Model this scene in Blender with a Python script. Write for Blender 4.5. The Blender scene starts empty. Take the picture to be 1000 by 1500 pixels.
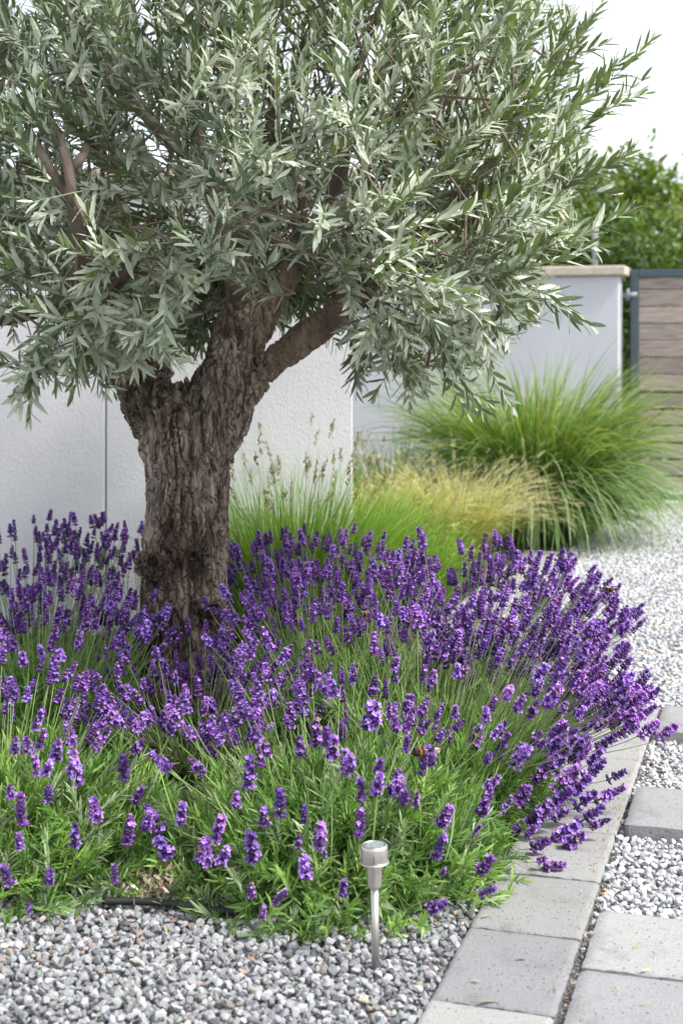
import bpy, bmesh, math, random
import numpy as np
from mathutils import Vector, Matrix, Euler
R = math.radians
random.seed(11); rng = np.random.default_rng(11)
scene = bpy.context.scene
COL = scene.collection

# ------------------------------------------------------------------ camera
FPX = 2130.0; CAMH = 1.25; HOR = 500.0
cam_d = bpy.data.cameras.new("camera"); cam = bpy.data.objects.new("camera", cam_d); COL.objects.link(cam)
cam.location = (0, 0, CAMH); cam.rotation_euler = (R(90), 0, 0)
cam_d.sensor_fit = 'VERTICAL'; cam_d.sensor_height = 36.0; cam_d.sensor_width = 24.0
cam_d.lens = FPX / 1500 * 36; cam_d.shift_y = -250 / 1500
cam_d.clip_start = 0.05; cam_d.clip_end = 2000
cam_d.dof.use_dof = True; cam_d.dof.focus_distance = 3.8; cam_d.dof.aperture_fstop = 4.2
scene.camera = cam
# ------------------------------------------------------------------ sky, sun, exposure
SUN_EL, SUN_AZ = 54.0, 116.0        # azimuth from +Y (away from the camera) towards +X (right)
world = bpy.data.worlds.new("World"); scene.world = world; world.use_nodes = True
wn = world.node_tree; wn.nodes.clear()
wo = wn.nodes.new('ShaderNodeOutputWorld'); bg = wn.nodes.new('ShaderNodeBackground')
sky = wn.nodes.new('ShaderNodeTexSky'); sky.sky_type = 'NISHITA'; sky.sun_disc = False
sky.sun_elevation = R(SUN_EL); sky.sun_rotation = R(SUN_AZ); sky.dust_density = 2.0; sky.air_density = 1.0
hs = wn.nodes.new('ShaderNodeHueSaturation'); hs.inputs['Saturation'].default_value = 0.36   # thin bright overcast
hs.inputs['Value'].default_value = 1.0
wn.links.new(sky.outputs[0], hs.inputs['Color']); wn.links.new(hs.outputs[0], bg.inputs[0])
bg.inputs[1].default_value = 0.15
wn.links.new(bg.outputs[0], wo.inputs[0])
sun_d = bpy.data.lights.new("sun", 'SUN'); sun = bpy.data.objects.new("sun", sun_d); COL.objects.link(sun)
sun_d.energy = 2.2; sun_d.angle = R(8); sun_d.color = (1.0, 0.96, 0.90)
sd = Vector((math.sin(R(SUN_AZ)) * math.cos(R(SUN_EL)), math.cos(R(SUN_AZ)) * math.cos(R(SUN_EL)), math.sin(R(SUN_EL))))
sun.rotation_euler = sd.to_track_quat('Z', 'Y').to_euler(); sun.location = (4, 4, 8)
scene.view_settings.view_transform = 'Standard'; scene.view_settings.look = 'None'
scene.view_settings.gamma = 1; scene.view_settings.exposure = 1.15
scene.cycles.max_bounces = 6; scene.cycles.transparent_max_bounces = 4

# ------------------------------------------------------------------ helpers
def P(px, py, Y):
    return np.array([(px - 500) / FPX * Y, Y, CAMH - (py - HOR) / FPX * Y])
def to_px(p):
    p = np.asarray(p); Y = np.maximum(p[..., 1], .1)
    return 500 + p[..., 0] / Y * FPX, HOR + (CAMH - p[..., 2]) / Y * FPX
def tag(o, label=None, cat=None, group=None, kind=None):
    if label: o['label'] = label
    if cat: o['category'] = cat
    if group: o['group'] = group
    if kind: o['kind'] = kind
    return o
def empty(name, loc, rz=0):
    o = bpy.data.objects.new(name, None); COL.objects.link(o); o.location = loc; o.rotation_euler = (0, 0, rz)
    o.empty_display_size = .1
    return o
def link(name, me, parent=None, loc=None):
    o = bpy.data.objects.new(name, me); COL.objects.link(o)
    if loc is not None: o.location = loc
    if parent is not None: o.parent = parent
    return o

def nrm(v): return v / np.maximum(np.linalg.norm(v, axis=-1, keepdims=True), 1e-9)

class MB:
    """collects vertices, faces (any size), point colours"""
    def __init__(s): s.v = []; s.f = []; s.c = []; s.n = 0; s.m = []
    def add(s, V, F, col=None, mat=0):
        V = np.asarray(V, float).reshape(-1, 3); F = np.asarray(F, int)
        s.v.append(V); s.f.append(F + s.n); s.n += len(V)
        s.m.append(np.full(len(F), mat))
        if col is None: col = np.ones((len(V), 3)) * .5
        col = np.asarray(col, float)
        if col.ndim == 1: col = np.tile(col, (len(V), 1))
        s.c.append(col)
        return s
    def mesh(s, name, mats, smooth=True):
        V = np.concatenate(s.v); C = np.concatenate(s.c)
        me = bpy.data.meshes.new(name)
        me.vertices.add(len(V)); me.vertices.foreach_set('co', V.astype(np.float32).ravel())
        loops = np.concatenate([f.ravel() for f in s.f]); tot = np.concatenate([np.full(len(f), f.shape[1]) for f in s.f])
        st = np.concatenate([[0], np.cumsum(tot)[:-1]])
        me.loops.add(len(loops)); me.loops.foreach_set('vertex_index', loops.astype(np.int32))
        me.polygons.add(len(tot)); me.polygons.foreach_set('loop_start', st.astype(np.int32)); me.polygons.foreach_set('loop_total', tot.astype(np.int32))
        me.polygons.foreach_set('material_index', np.concatenate(s.m).astype(np.int32))
        me.polygons.foreach_set('use_smooth', np.full(len(tot), smooth))
        if not isinstance(mats, (list, tuple)): mats = [mats]
        for m in mats: me.materials.append(m)
        a = me.color_attributes.new('tint', 'FLOAT_COLOR', 'POINT')
        a.data.foreach_set('color', np.hstack([C, np.ones((len(C), 1))]).astype(np.float32).ravel())
        me.update(calc_edges=True)
        return me
    def build(s, name, mats, parent=None, smooth=True, loc=None):
        return link(name, s.mesh(name, mats, smooth), parent, loc)

def grid_faces(nr, nc, wrap=False):
    F = []
    for i in range(nr - 1):
        for j in range(nc if wrap else nc - 1):
            a = i * nc + j; b = i * nc + (j + 1) % nc
            F.append((a, b, b + nc, a + nc))
    return np.array(F)

def strips(Vt, F, pos, dirs, nor, L, W, bend, cols, mb, jcol=0.0, tipcol=None):
    """place a leaf template N times. Vt: (k,3) = (t along, s across, h lift); bend = tip droop as share of the length"""
    N = len(pos); k = len(Vt)
    d = nrm(dirs); s = nrm(np.cross(d, nor)); n = np.cross(s, d)
    t = Vt[:, 0][None, :, None]; w = Vt[:, 1][None, :, None]; h = Vt[:, 2][None, :, None]
    Lx = L[:, None, None]; Wx = W[:, None, None]; b = bend[:, None, None]
    V = pos[:, None] + d[:, None] * (t * Lx * (1 - .3 * np.abs(b) * t)) + s[:, None] * w * Wx + n[:, None] * (h * Wx - b * Lx * t * t)
    C = np.repeat(cols[:, None], k, 1)
    if tipcol is not None:
        C = C * (1 - t ** 1.5) + tipcol[:, None] * t ** 1.5
    FF = (F[None] + (np.arange(N) * k)[:, None, None]).reshape(-1, F.shape[1])
    mb.add(V.reshape(-1, 3), FF, C.reshape(-1, 3))

def tube(pts, rad, sides=8, cap=True, mb=None, col=None, squash=None):
    pts = np.asarray(pts, float); rad = np.asarray(rad, float) * np.ones(len(pts))
    n = len(pts); tn = np.gradient(pts, axis=0); tn = nrm(tn)
    ref = np.array([0, 0, 1.]) if abs(tn[0][2]) < .9 else np.array([0, 1., 0])
    u = nrm(np.cross(tn[0], ref)); V = []
    for i in range(n):
        u = nrm(u - tn[i] * np.dot(u, tn[i])); w = np.cross(tn[i], u)
        a = np.arange(sides) / sides * 2 * math.pi
        V.append(pts[i] + rad[i] * (np.cos(a)[:, None] * u + np.sin(a)[:, None] * w))
    V = np.concatenate(V); F = grid_faces(n, sides, True)
    mb = mb or MB()
    if cap:
        mb.add(np.vstack([V, pts[0], pts[-1]]), F, col)
        base = mb.n - len(V) - 2
        j = np.arange(sides)
        c0 = np.stack([base + (j + 1) % sides, base + j, np.full(sides, base + len(V))], 1)
        o = base + (n - 1) * sides
        c1 = np.stack([o + j, o + (j + 1) % sides, np.full(sides, base + len(V) + 1)], 1)
        mb.f.append(np.vstack([c0, c1])); mb.m.append(np.zeros(2 * sides))
    else: mb.add(V, F, col)
    return mb

def lathe(prof, sides=32, loc=(0, 0, 0), mb=None, col=None, axis='z', rib=None):
    prof = np.array(prof, float); a = np.arange(sides) / sides * 2 * math.pi
    V = np.stack([np.outer(prof[:, 0], np.cos(a)), np.outer(prof[:, 0], np.sin(a)), np.repeat(prof[:, 1][:, None], sides, 1)], -1).reshape(-1, 3)
    mb = mb or MB(); mb.add(V + np.array(loc), grid_faces(len(prof), sides, True), col); return mb

def boxmb(mb, lo, hi, col=None, M=None, mat=0):
    x0, y0, z0 = lo; x1, y1, z1 = hi
    V = np.array([(x0, y0, z0), (x1, y0, z0), (x1, y1, z0), (x0, y1, z0), (x0, y0, z1), (x1, y0, z1), (x1, y1, z1), (x0, y1, z1)], float)
    if M is not None: V = V @ M[:3, :3].T + M[:3, 3]
    return mb.add(V, np.array([(0, 3, 2, 1), (4, 5, 6, 7), (0, 1, 5, 4), (1, 2, 6, 5), (2, 3, 7, 6), (3, 0, 4, 7)]), col, mat)

def spline(P0, n):
    """Catmull-Rom through rows of P0 (any width)"""
    P0 = np.asarray(P0, float); Q = np.vstack([2 * P0[0] - P0[1], P0, 2 * P0[-1] - P0[-2]]); out = []
    for i in range(len(P0) - 1):
        a, b, c, d = Q[i:i + 4]
        for t in np.arange(n) / n:
            out.append(.5 * (2 * b + (c - a) * t + (2 * a - 5 * b + 4 * c - d) * t * t + (3 * b - a - 3 * c + d) * t ** 3))
    out.append(P0[-1]); return np.array(out)

def _h(i, j, k, s):
    n = (i * 374761393 + j * 668265263 + k * 2147483647 + s * 974634777) & 0xffffffff
    n = ((n ^ (n >> 13)) * 1274126177) & 0xffffffff
    return ((n ^ (n >> 16)) & 0xffff) / 65535.0
def noise(p, s=0):
    p = np.asarray(p, float); f = np.floor(p).astype(np.int64); t = p - f; t = t * t * (3 - 2 * t)
    i, j, k = f[:, 0], f[:, 1], f[:, 2]; r = 0
    for a in (0, 1):
        for b in (0, 1):
            for c in (0, 1):
                w = (t[:, 0] if a else 1 - t[:, 0]) * (t[:, 1] if b else 1 - t[:, 1]) * (t[:, 2] if c else 1 - t[:, 2])
                r = r + w * _h(i + a, j + b, k + c, s)
    return r
def fbm(p, o=3, s=0): return sum(noise(p * 2 ** q + 17.3 * q, s + q) * .5 ** (q + 1) for q in range(o)) / (1 - .5 ** o)

# ------------------------------------------------------------------ materials
def mat(name):
    m = bpy.data.materials.new(name); m.use_nodes = True; nt = m.node_tree
    return m, nt, nt.nodes['Principled BSDF'], nt.nodes, nt.links
def ramp(N, L, src, stops):
    r = N.new('ShaderNodeValToRGB'); el = r.color_ramp.elements
    while len(el) < len(stops): el.new(.5)
    for e, (p, c) in zip(el, stops): e.position = p; e.color = (*c, 1) if len(c) == 3 else c
    L.new(src, r.inputs[0]); return r
def texnoise(N, L, scale, detail=4, rough=.55, stretch=None, coord='Object'):
    tc = N.new('ShaderNodeTexCoord'); out = tc.outputs[coord]
    if stretch:
        mp = N.new('ShaderNodeMapping'); mp.inputs['Scale'].default_value = stretch; L.new(out, mp.inputs[0]); out = mp.outputs[0]
    n = N.new('ShaderNodeTexNoise'); n.inputs['Scale'].default_value = scale; n.inputs['Detail'].default_value = detail; n.inputs['Roughness'].default_value = rough
    L.new(out, n.inputs['Vector']); return n
def mix(N, L, a, b, fac, mode='MIX'):
    x = N.new('ShaderNodeMix'); x.data_type = 'RGBA'; x.blend_type = mode
    for i, v in ((6, a), (7, b)):
        if isinstance(v, (tuple, list)): x.inputs[i].default_value = (*v, 1)
        else: L.new(v, x.inputs[i])
    if isinstance(fac, (int, float)): x.inputs[0].default_value = fac
    else: L.new(fac, x.inputs[0])
    return x.outputs[2]
def bump(N, L, B, src, strength, dist):
    b = N.new('ShaderNodeBump'); b.inputs['Strength'].default_value = strength; b.inputs['Distance'].default_value = dist
    L.new(src, b.inputs['Height']); L.new(b.outputs[0], B.inputs['Normal']); return b
def simple(name, col, rough=.6, metal=0, var=.1, scale=20, bmp=0, spec=.5):
    m, nt, B, N, L = mat(name)
    n = texnoise(N, L, scale)
    d = tuple(c * (1 - var) for c in col); u = tuple(min(1, c * (1 + var)) for c in col)
    r = ramp(N, L, n.outputs[0], [(.3, d), (.7, u)]); L.new(r.outputs[0], B.inputs['Base Color'])
    B.inputs['Roughness'].default_value = rough; B.inputs['Metallic'].default_value = metal; B.inputs['Specular IOR Level'].default_value = spec
    if bmp: bump(N, L, B, n.outputs[0], 1, bmp)
    return m
def leafmat(name, under=None, rough=.5, trans=.3, spec=.4, tscale=(1.1, 1.25, .5), coat=0):
    """tint attribute gives the leaf's own colour; the underside may be another colour"""
    m, nt, B, N, L = mat(name)
    at = N.new('ShaderNodeAttribute'); at.attribute_name = 'tint'
    c = at.outputs['Color']
    if under is not None:
        g = N.new('ShaderNodeNewGeometry'); c = mix(N, L, c, under, g.outputs['Backfacing'])
    n = texnoise(N, L, 60, 2); f = ramp(N, L, n.outputs[0], [(.3, (.85, .85, .85)), (.7, (1.1, 1.1, 1.1))])
    c = mix(N, L, c, f.outputs[0], 1.0, 'MULTIPLY')
    L.new(c, B.inputs['Base Color']); B.inputs['Roughness'].default_value = rough; B.inputs['Specular IOR Level'].default_value = spec
    tr = N.new('ShaderNodeBsdfTranslucent'); tc = mix(N, L, at.outputs['Color'], tscale, 1.0, 'MULTIPLY')
    L.new(tc, tr.inputs[0]); mx = N.new('ShaderNodeMixShader'); mx.inputs[0].default_value = trans
    L.new(B.outputs[0], mx.inputs[1]); L.new(tr.outputs[0], mx.inputs[2]); L.new(mx.outputs[0], N['Material Output'].inputs[0])
    return m
def tintmat(name, rough=.7, spec=.3, speck=0, bmp=0, scale=200):
    m, nt, B, N, L = mat(name)
    at = N.new('ShaderNodeAttribute'); at.attribute_name = 'tint'; c = at.outputs['Color']
    n = texnoise(N, L, scale, 4, .7)
    if speck:
        f = ramp(N, L, n.outputs[0], [(.32, (1 - speck,) * 3), (.5, (1, 1, 1)), (.72, (1 + speck * .4,) * 3)])
        c = mix(N, L, c, f.outputs[0], 1.0, 'MULTIPLY')
    L.new(c, B.inputs['Base Color']); B.inputs['Roughness'].default_value = rough; B.inputs['Specular IOR Level'].default_value = spec
    if bmp: bump(N, L, B, n.outputs[0], 1, bmp)
    return m

# stucco
def stucco(name, col, bmpd=.012, scale=38):
    m, nt, B, N, L = mat(name)
    n1 = texnoise(N, L, scale, 6, .6); n2 = texnoise(N, L, 1.6, 4, .6); n3 = texnoise(N, L, scale * 2.6, 3, .6, (1, 1, .45))
    a = tuple(c * .93 for c in col); b = tuple(min(1, c * 1.04) for c in col)
    r = ramp(N, L, n2.outputs[0], [(.35, a), (.65, b)])
    L.new(r.outputs[0], B.inputs['Base Color']); B.inputs['Roughness'].default_value = .92; B.inputs['Specular IOR Level'].default_value = .2
    ad = N.new('ShaderNodeMath'); ad.operation = 'ADD'; L.new(n1.outputs[0], ad.inputs[0]); L.new(n3.outputs[0], ad.inputs[1])
    bump(N, L, B, ad.outputs[0], 1, bmpd); return m
M_WALL = stucco('white_stucco', (.69, .69, .71), .0022, 56)
M_FARWALL = stucco('grey_stucco', (.56, .565, .595), .002)
M_CAP = simple('sandstone_cap', (.50, .43, .35), .85, 0, .15, 12, .002)
M_STONE = tintmat('gravel_stone', .85, .25, .35, .0008, 220)
M_SOIL = simple('dark_soil', (.035, .028, .02), .95, 0, .5, 60, .02)
M_LEAD = simple('anthracite_metal', (.075, .10, .125), .45, .3, .08, 30)
def bark():
    m, nt, B, N, L = mat('olive_bark')
    n1 = texnoise(N, L, 4.2, 6, .68, (1, 1, .55)); n2 = texnoise(N, L, 38, 6, .7, (1, 1, .35)); n3 = texnoise(N, L, 2.2, 3, .5)
    c1 = ramp(N, L, n1.outputs[0], [(.38, (.07, .05, .038)), (.46, (.19, .145, .115)), (.54, (.34, .275, .235)), (.66, (.55, .465, .41))])
    c2 = ramp(N, L, n2.outputs[0], [(.32, (.34, .32, .30)), (.5, (.95, .93, .9)), (.65, (1.25, 1.22, 1.2))])
    c = mix(N, L, c1.outputs[0], c2.outputs[0], 1, 'MULTIPLY')
    gm = ramp(N, L, n3.outputs[0], [(.52, (0, 0, 0)), (.7, (.6, .6, .6))])
    c = mix(N, L, c, (.12, .115, .05), gm.outputs[0])
    at = N.new('ShaderNodeAttribute'); at.attribute_name = 'tint'
    n5 = texnoise(N, L, 14, 5, .6); c5 = ramp(N, L, n5.outputs[0], [(.3, (.17, .12, .085)), (.7, (.36, .275, .205))])        # younger smooth bark of the limbs
    yf = N.new('ShaderNodeMath'); yf.operation = 'MULTIPLY'; yf.inputs[1].default_value = .62; L.new(at.outputs['Fac'], yf.inputs[0])
    c = mix(N, L, c, c5.outputs[0], yf.outputs[0])
    L.new(c, B.inputs['Base Color']); B.inputs['Roughness'].default_value = .9; B.inputs['Specular IOR Level'].default_value = .25
    v = N.new('ShaderNodeTexVoronoi'); v.feature = 'DISTANCE_TO_EDGE'; v.inputs['Scale'].default_value = 30
    tc = N.new('ShaderNodeTexCoord'); mp = N.new('ShaderNodeMapping'); mp.inputs['Scale'].default_value = (1.15, 1.15, .17)
    wv = N.new('ShaderNodeVectorMath'); wv.operation = 'MULTIPLY_ADD'; wv.inputs[1].default_value = (.12, .12, .12); nw = texnoise(N, L, 9, 3)
    L.new(nw.outputs['Color'], wv.inputs[0]); L.new(tc.outputs['Object'], wv.inputs[2]); L.new(wv.outputs[0], mp.inputs[0]); L.new(mp.outputs[0], v.inputs['Vector'])
    fr = ramp(N, L, v.outputs['Distance'], [(0, (0, 0, 0)), (.10, (.75, .75, .75)), (.35, (1, 1, 1))])
    ad = N.new('ShaderNodeMath'); ad.operation = 'MULTIPLY_ADD'; ad.inputs[1].default_value = .55; L.new(n2.outputs[0], ad.inputs[0]); L.new(fr.outputs[0], ad.inputs[2])
    bb = bump(N, L, B, ad.outputs[0], 1, .022); iv = N.new('ShaderNodeMath'); iv.operation = 'MULTIPLY_ADD'; iv.inputs[1].default_value = -.5; iv.inputs[2].default_value = 1; L.new(at.outputs['Fac'], iv.inputs[0]); L.new(iv.outputs[0], bb.inputs['Strength']); return m
M_BARK = bark()
def smooth_bark():
    m, nt, B, N, L = mat('smooth_olive_bark')
    n1 = texnoise(N, L, 9, 5, .6); n2 = texnoise(N, L, 60, 5, .7)
    c1 = ramp(N, L, n1.outputs[0], [(.3, (.09, .065, .05)), (.55, (.19, .145, .115)), (.7, (.30, .25, .205))])
    L.new(c1.outputs[0], B.inputs['Base Color']); B.inputs['Roughness'].default_value = .85; bump(N, L, B, n2.outputs[0], 1, .004); return m
M_BRANCH = smooth_bark()
M_OLIVE = leafmat('olive_leaf', (.50, .55, .42), .33, .18, .75, (1.3, 1.5, .5))
M_TWIG = tintmat('olive_twig', .8, .3, .2, 0, 80)
M_LAVLEAF = leafmat('lavender_leaf', None, .55, .28, .35, (1.2, 1.5, .4))
M_LAVFLOWER = leafmat('lavender_flower', None, .65, .22, .25, (1.3, .9, 1.4))
M_GRASS = leafmat('grass_blade', None, .5, .35, .4, (1.3, 1.5, .4))
M_TREELEAF = leafmat('garden_leaf', None, .5, .3, .4, (1.3, 1.5, .3))

# ------------------------------------------------------------------ ground
UX = np.array([.290, .957]); VX = np.array([.957, -.290])       # along the path, across the path
TH = -math.atan2(.290, .957)
O0 = np.array([.496, 3.018])                                    # joint of the two slab rows at the second paver
def S(a, b, z=0):                                               # a along the path, b across (to the right)
    p = O0 + UX * a + VX * b; return np.array([p[0], p[1], z])
def ground():
    m, nt, B, N, L = mat('gravel_ground')
    v = N.new('ShaderNodeTexVoronoi'); v.inputs['Scale'].default_value = 55; tc = N.new('ShaderNodeTexCoord'); L.new(tc.outputs['Object'], v.inputs['Vector'])
    c = ramp(N, L, v.outputs['Color'], [(.1, (.17, .17, .175)), (.6, (.3, .3, .3)), (.95, (.4, .4, .39))])
    L.new(c.outputs[0], B.inputs['Base Color']); B.inputs['Roughness'].default_value = .9
    bump(N, L, B, v.outputs['Distance'], 1, -.012)
    mb = MB(); s = 400
    mb.add([(-s, -s, -.02), (s, -s, -.02), (s, s, -.02), (-s, s, -.02)], [(0, 1, 2, 3)])
    tag(mb.build('ground', m, smooth=False), kind='structure')
ground()
# planting bed of dark soil (slightly mounded)
def bed():
    mb = MB(); nx, ny = 60, 60; V = []
    for j in range(ny):
        Y = 3.12 + (9.6 - 3.12) * j / (ny - 1)
        right = .2687 + .305 * (Y - 3.06) - .01
        if Y > 5.2: right = right - (Y - 5.2) / .7 * .85 if Y < 5.9 else right - .85
        for i in range(nx):
            x = -2.6 + (right + 2.6) * i / (nx - 1)
            e = min(1, min((Y - 3.42) * 3, (right - x) * 6, (9.6 - Y) * 6))
            V.append((x, Y, -.016 + .03 * e + .018 * e * random.random()))
    mb.add(V, grid_faces(ny, nx)); tag(mb.build('planting_bed', M_SOIL), kind='structure')
bed()

# ------------------------------------------------------------------ gravel
def icos(sub):
    bm = bmesh.new(); bmesh.ops.create_icosphere(bm, subdivisions=sub, radius=1)
    V = np.array([v.co[:] for v in bm.verts]); F = np.array([[v.index for v in f.verts] for f in bm.faces]); bm.free(); return V, F
ICO = {k: icos(k) for k in (1, 2, 3)}
def rock_variants(sub, n):
    V, F = ICO[sub]; out = []
    for _ in range(n):
        W = V.copy()
        for _ in range(9):                                       # cut by planes: crushed stone
            d = nrm(rng.normal(size=3)); h = rng.uniform(.42, .78); k = W @ d; W = W - np.maximum(k - h, 0)[:, None] * d
        W *= 1 + rng.normal(size=(len(W), 1)) * .03
        out.append(W * np.array([1, rng.uniform(.65, .95), rng.uniform(.5, .8)]))
    return out, F
def rotmats(n, flat=1.0):
    a = rng.uniform(0, 2 * math.pi, n); t = rng.normal(0, .5 * flat, n); p = rng.normal(0, .5 * flat, n)
    ca, sa, ct, st, cp, sp = np.cos(a), np.sin(a), np.cos(t), np.sin(t), np.cos(p), np.sin(p); z = np.zeros(n); o = np.ones(n)
    A = np.array([[ca, -sa, z], [sa, ca, z], [z, z, o]]).transpose(2, 0, 1)
    B = np.array([[o, z, z], [z, ct, -st], [z, st, ct]]).transpose(2, 0, 1)
    C = np.array([[cp, z, sp], [z, o, z], [-sp, z, cp]]).transpose(2, 0, 1)
    return A @ B @ C
def scatter_rocks(mb, pos, size, cols, sub, nv=12, flat=1.0):
    vs, F = rock_variants(sub, nv); idx = rng.integers(0, nv, len(pos)); Rm = rotmats(len(pos), flat)
    T = np.array(vs)[idx] * size[:, None, None]
    V = np.einsum('nij,nkj->nki', Rm, T) + pos[:, None]
    k = V.shape[1]
    mb.add(V.reshape(-1, 3), (F[None] + (np.arange(len(pos)) * k)[:, None, None]).reshape(-1, 3), np.repeat(cols, k, 0))
def stone_cols(n, lo=.30, hi=.62, warm=.04, dark=.12):
    g = rng.uniform(lo, hi, n) * .64; c = g[:, None] * np.array([.985, .995, 1.02]) + rng.normal(0, .008, (n, 3))
    d = rng.random(n) < dark; c[d] *= rng.uniform(.45, .7, (d.sum(), 1))
    w = rng.random(n) < warm; c[w] = c[w] * np.array([1.15, .82, .58]) * rng.uniform(.75, 1.1, (w.sum(), 1))
    y = rng.random(n) < warm; c[y] = c[y] * np.array([1.1, 1.0, .85]) * 1.1
    return np.clip(c, .02, .85)
def jgrid(x0, x1, y0, y1, s):
    X, Y = np.meshgrid(np.arange(x0, x1, s), np.arange(y0, y1, s)); p = np.stack([X.ravel(), Y.ravel()], 1)
    return p + rng.uniform(-.5, .5, p.shape) * s * .9
def ab(p):                                                        # path coordinates
    d = p - O0; return d @ UX, d @ VX
JA = [-.70, -.357, 0, .337, .675, 1.010, 1.345, 1.682, 2.0]       # joints of the edging row along the path
SLABS2 = [(-.475, -.145), (-.137, .165), (.685, 1.015), (1.605, 1.94)]
def slab_mask(p, m=0.0):
    a, b = ab(p); k = (b > -.235 + m) & (b < 0 - m) & (a > JA[0]) & (a < JA[-1] - m)
    for s in SLABS2: k |= (b > .02 + m) & (b < .52 - m) & (a > s[0] + m) & (a < s[1] - m)
    k |= (b > -1.07 + m) & (b < -.82 - m) & (a > 3.4) & (a < 5.53)
    return k
def visible(p, mg=.12):
    return np.abs(p[:, 0]) < .2348 * p[:, 1] * 1.12 + mg
gr = MB()
def gravel_zone(p, z, slo, shi, sub, lo, hi, warm=.04, dark=.12, flat=1.0):
    p = p[~slab_mask(p, -.004)]; size = rng.uniform(slo, shi, len(p))
    pos = np.stack([p[:, 0], p[:, 1], z + rng.uniform(-.004, .004, len(p))], 1)
    scatter_rocks(gr, pos, size, stone_cols(len(p), lo, hi, warm, dark), sub, flat=flat)
# front strip
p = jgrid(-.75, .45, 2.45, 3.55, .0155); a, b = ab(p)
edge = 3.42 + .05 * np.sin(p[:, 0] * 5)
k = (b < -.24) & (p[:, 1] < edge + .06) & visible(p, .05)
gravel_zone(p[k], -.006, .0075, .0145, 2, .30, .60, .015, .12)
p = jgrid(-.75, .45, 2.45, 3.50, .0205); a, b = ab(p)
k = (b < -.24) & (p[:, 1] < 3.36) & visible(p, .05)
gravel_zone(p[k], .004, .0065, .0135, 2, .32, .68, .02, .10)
# between and beside the slabs
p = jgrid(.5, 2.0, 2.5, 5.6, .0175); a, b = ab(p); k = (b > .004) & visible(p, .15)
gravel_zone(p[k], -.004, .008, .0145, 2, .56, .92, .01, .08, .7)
k &= rng.random(len(k)) < .55
gravel_zone(p[k] + .006, .006, .007, .0125, 2, .58, .95, .01, .05, .7)
# beyond
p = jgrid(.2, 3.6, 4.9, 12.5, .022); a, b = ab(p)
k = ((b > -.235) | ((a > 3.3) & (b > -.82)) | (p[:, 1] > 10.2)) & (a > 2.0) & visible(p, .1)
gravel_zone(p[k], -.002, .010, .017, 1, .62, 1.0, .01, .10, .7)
# grit in the joints of the slabs
q = []
for _ in range(900):
    a_ = random.uniform(-.7, 2.0); q.append(S(a_, random.gauss(.010, .004))[:2])
q = np.array(q); pos = np.stack([q[:, 0], q[:, 1], rng.uniform(-.004, .006, len(q))], 1)
cg = stone_cols(len(q), .15, .5, .25, .4); scatter_rocks(gr, pos, rng.uniform(.002, .0048, len(q)), cg, 1)
tag(gr.build('gravel', M_STONE, smooth=False), 'pale crushed grey and white gravel covering the ground', 'gravel', kind='stuff')

# ------------------------------------------------------------------ slabs
def paver_mat():
    m, nt, B, N, L = mat('concrete_paver')
    at = N.new('ShaderNodeAttribute'); at.attribute_name = 'tint'
    oi = N.new('ShaderNodeObjectInfo')
    n1 = texnoise(N, L, 7, 5, .65); n2 = texnoise(N, L, 190, 3, .8); n3 = texnoise(N, L, 2.5, 3, .5)
    f = ramp(N, L, n1.outputs[0], [(.28, (.66, .655, .64)), (.46, (.96, .96, .955)), (.6, (1, 1, 1)), (.75, (1.12, 1.11, 1.09))])
    c = mix(N, L, at.outputs['Color'], f.outputs[0], 1, 'MULTIPLY')
    f2 = ramp(N, L, n2.outputs[0], [(.30, (.55, .55, .55)), (.46, (.97, .97, .97)), (.75, (1.14, 1.14, 1.13))])
    c = mix(N, L, c, f2.outputs[0], 1, 'MULTIPLY')
    n7 = texnoise(N, L, 11, 6, .75); ms = ramp(N, L, n7.outputs[0], [(.56, (0, 0, 0)), (.70, (.55, .55, .55))]); c = mix(N, L, c, (.17, .165, .14), ms.outputs[0])   # algae stains
    v = N.new('ShaderNodeTexVoronoi'); v.inputs['Scale'].default_value = 58; tc = N.new('ShaderNodeTexCoord'); L.new(tc.outputs['Object'], v.inputs['Vector'])
    pit = ramp(N, L, v.outputs['Distance'], [(.09, (.30, .29, .28)), (.17, (1, 1, 1))])    # open pores of the concrete
    c = mix(N, L, c, pit.outputs[0], .75, 'MULTIPLY')
    L.new(c, B.inputs['Base Color']); B.inputs['Roughness'].default_value = .9; B.inputs['Specular IOR Level'].default_value = .25
    ad = N.new('ShaderNodeMath'); ad.operation = 'ADD'; L.new(pit.outputs[0], ad.inputs[0]); L.new(n2.outputs[0], ad.inputs[1])
    bump(N, L, B, ad.outputs[0], 1, .002); return m
M_PAVER = paver_mat()
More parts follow.
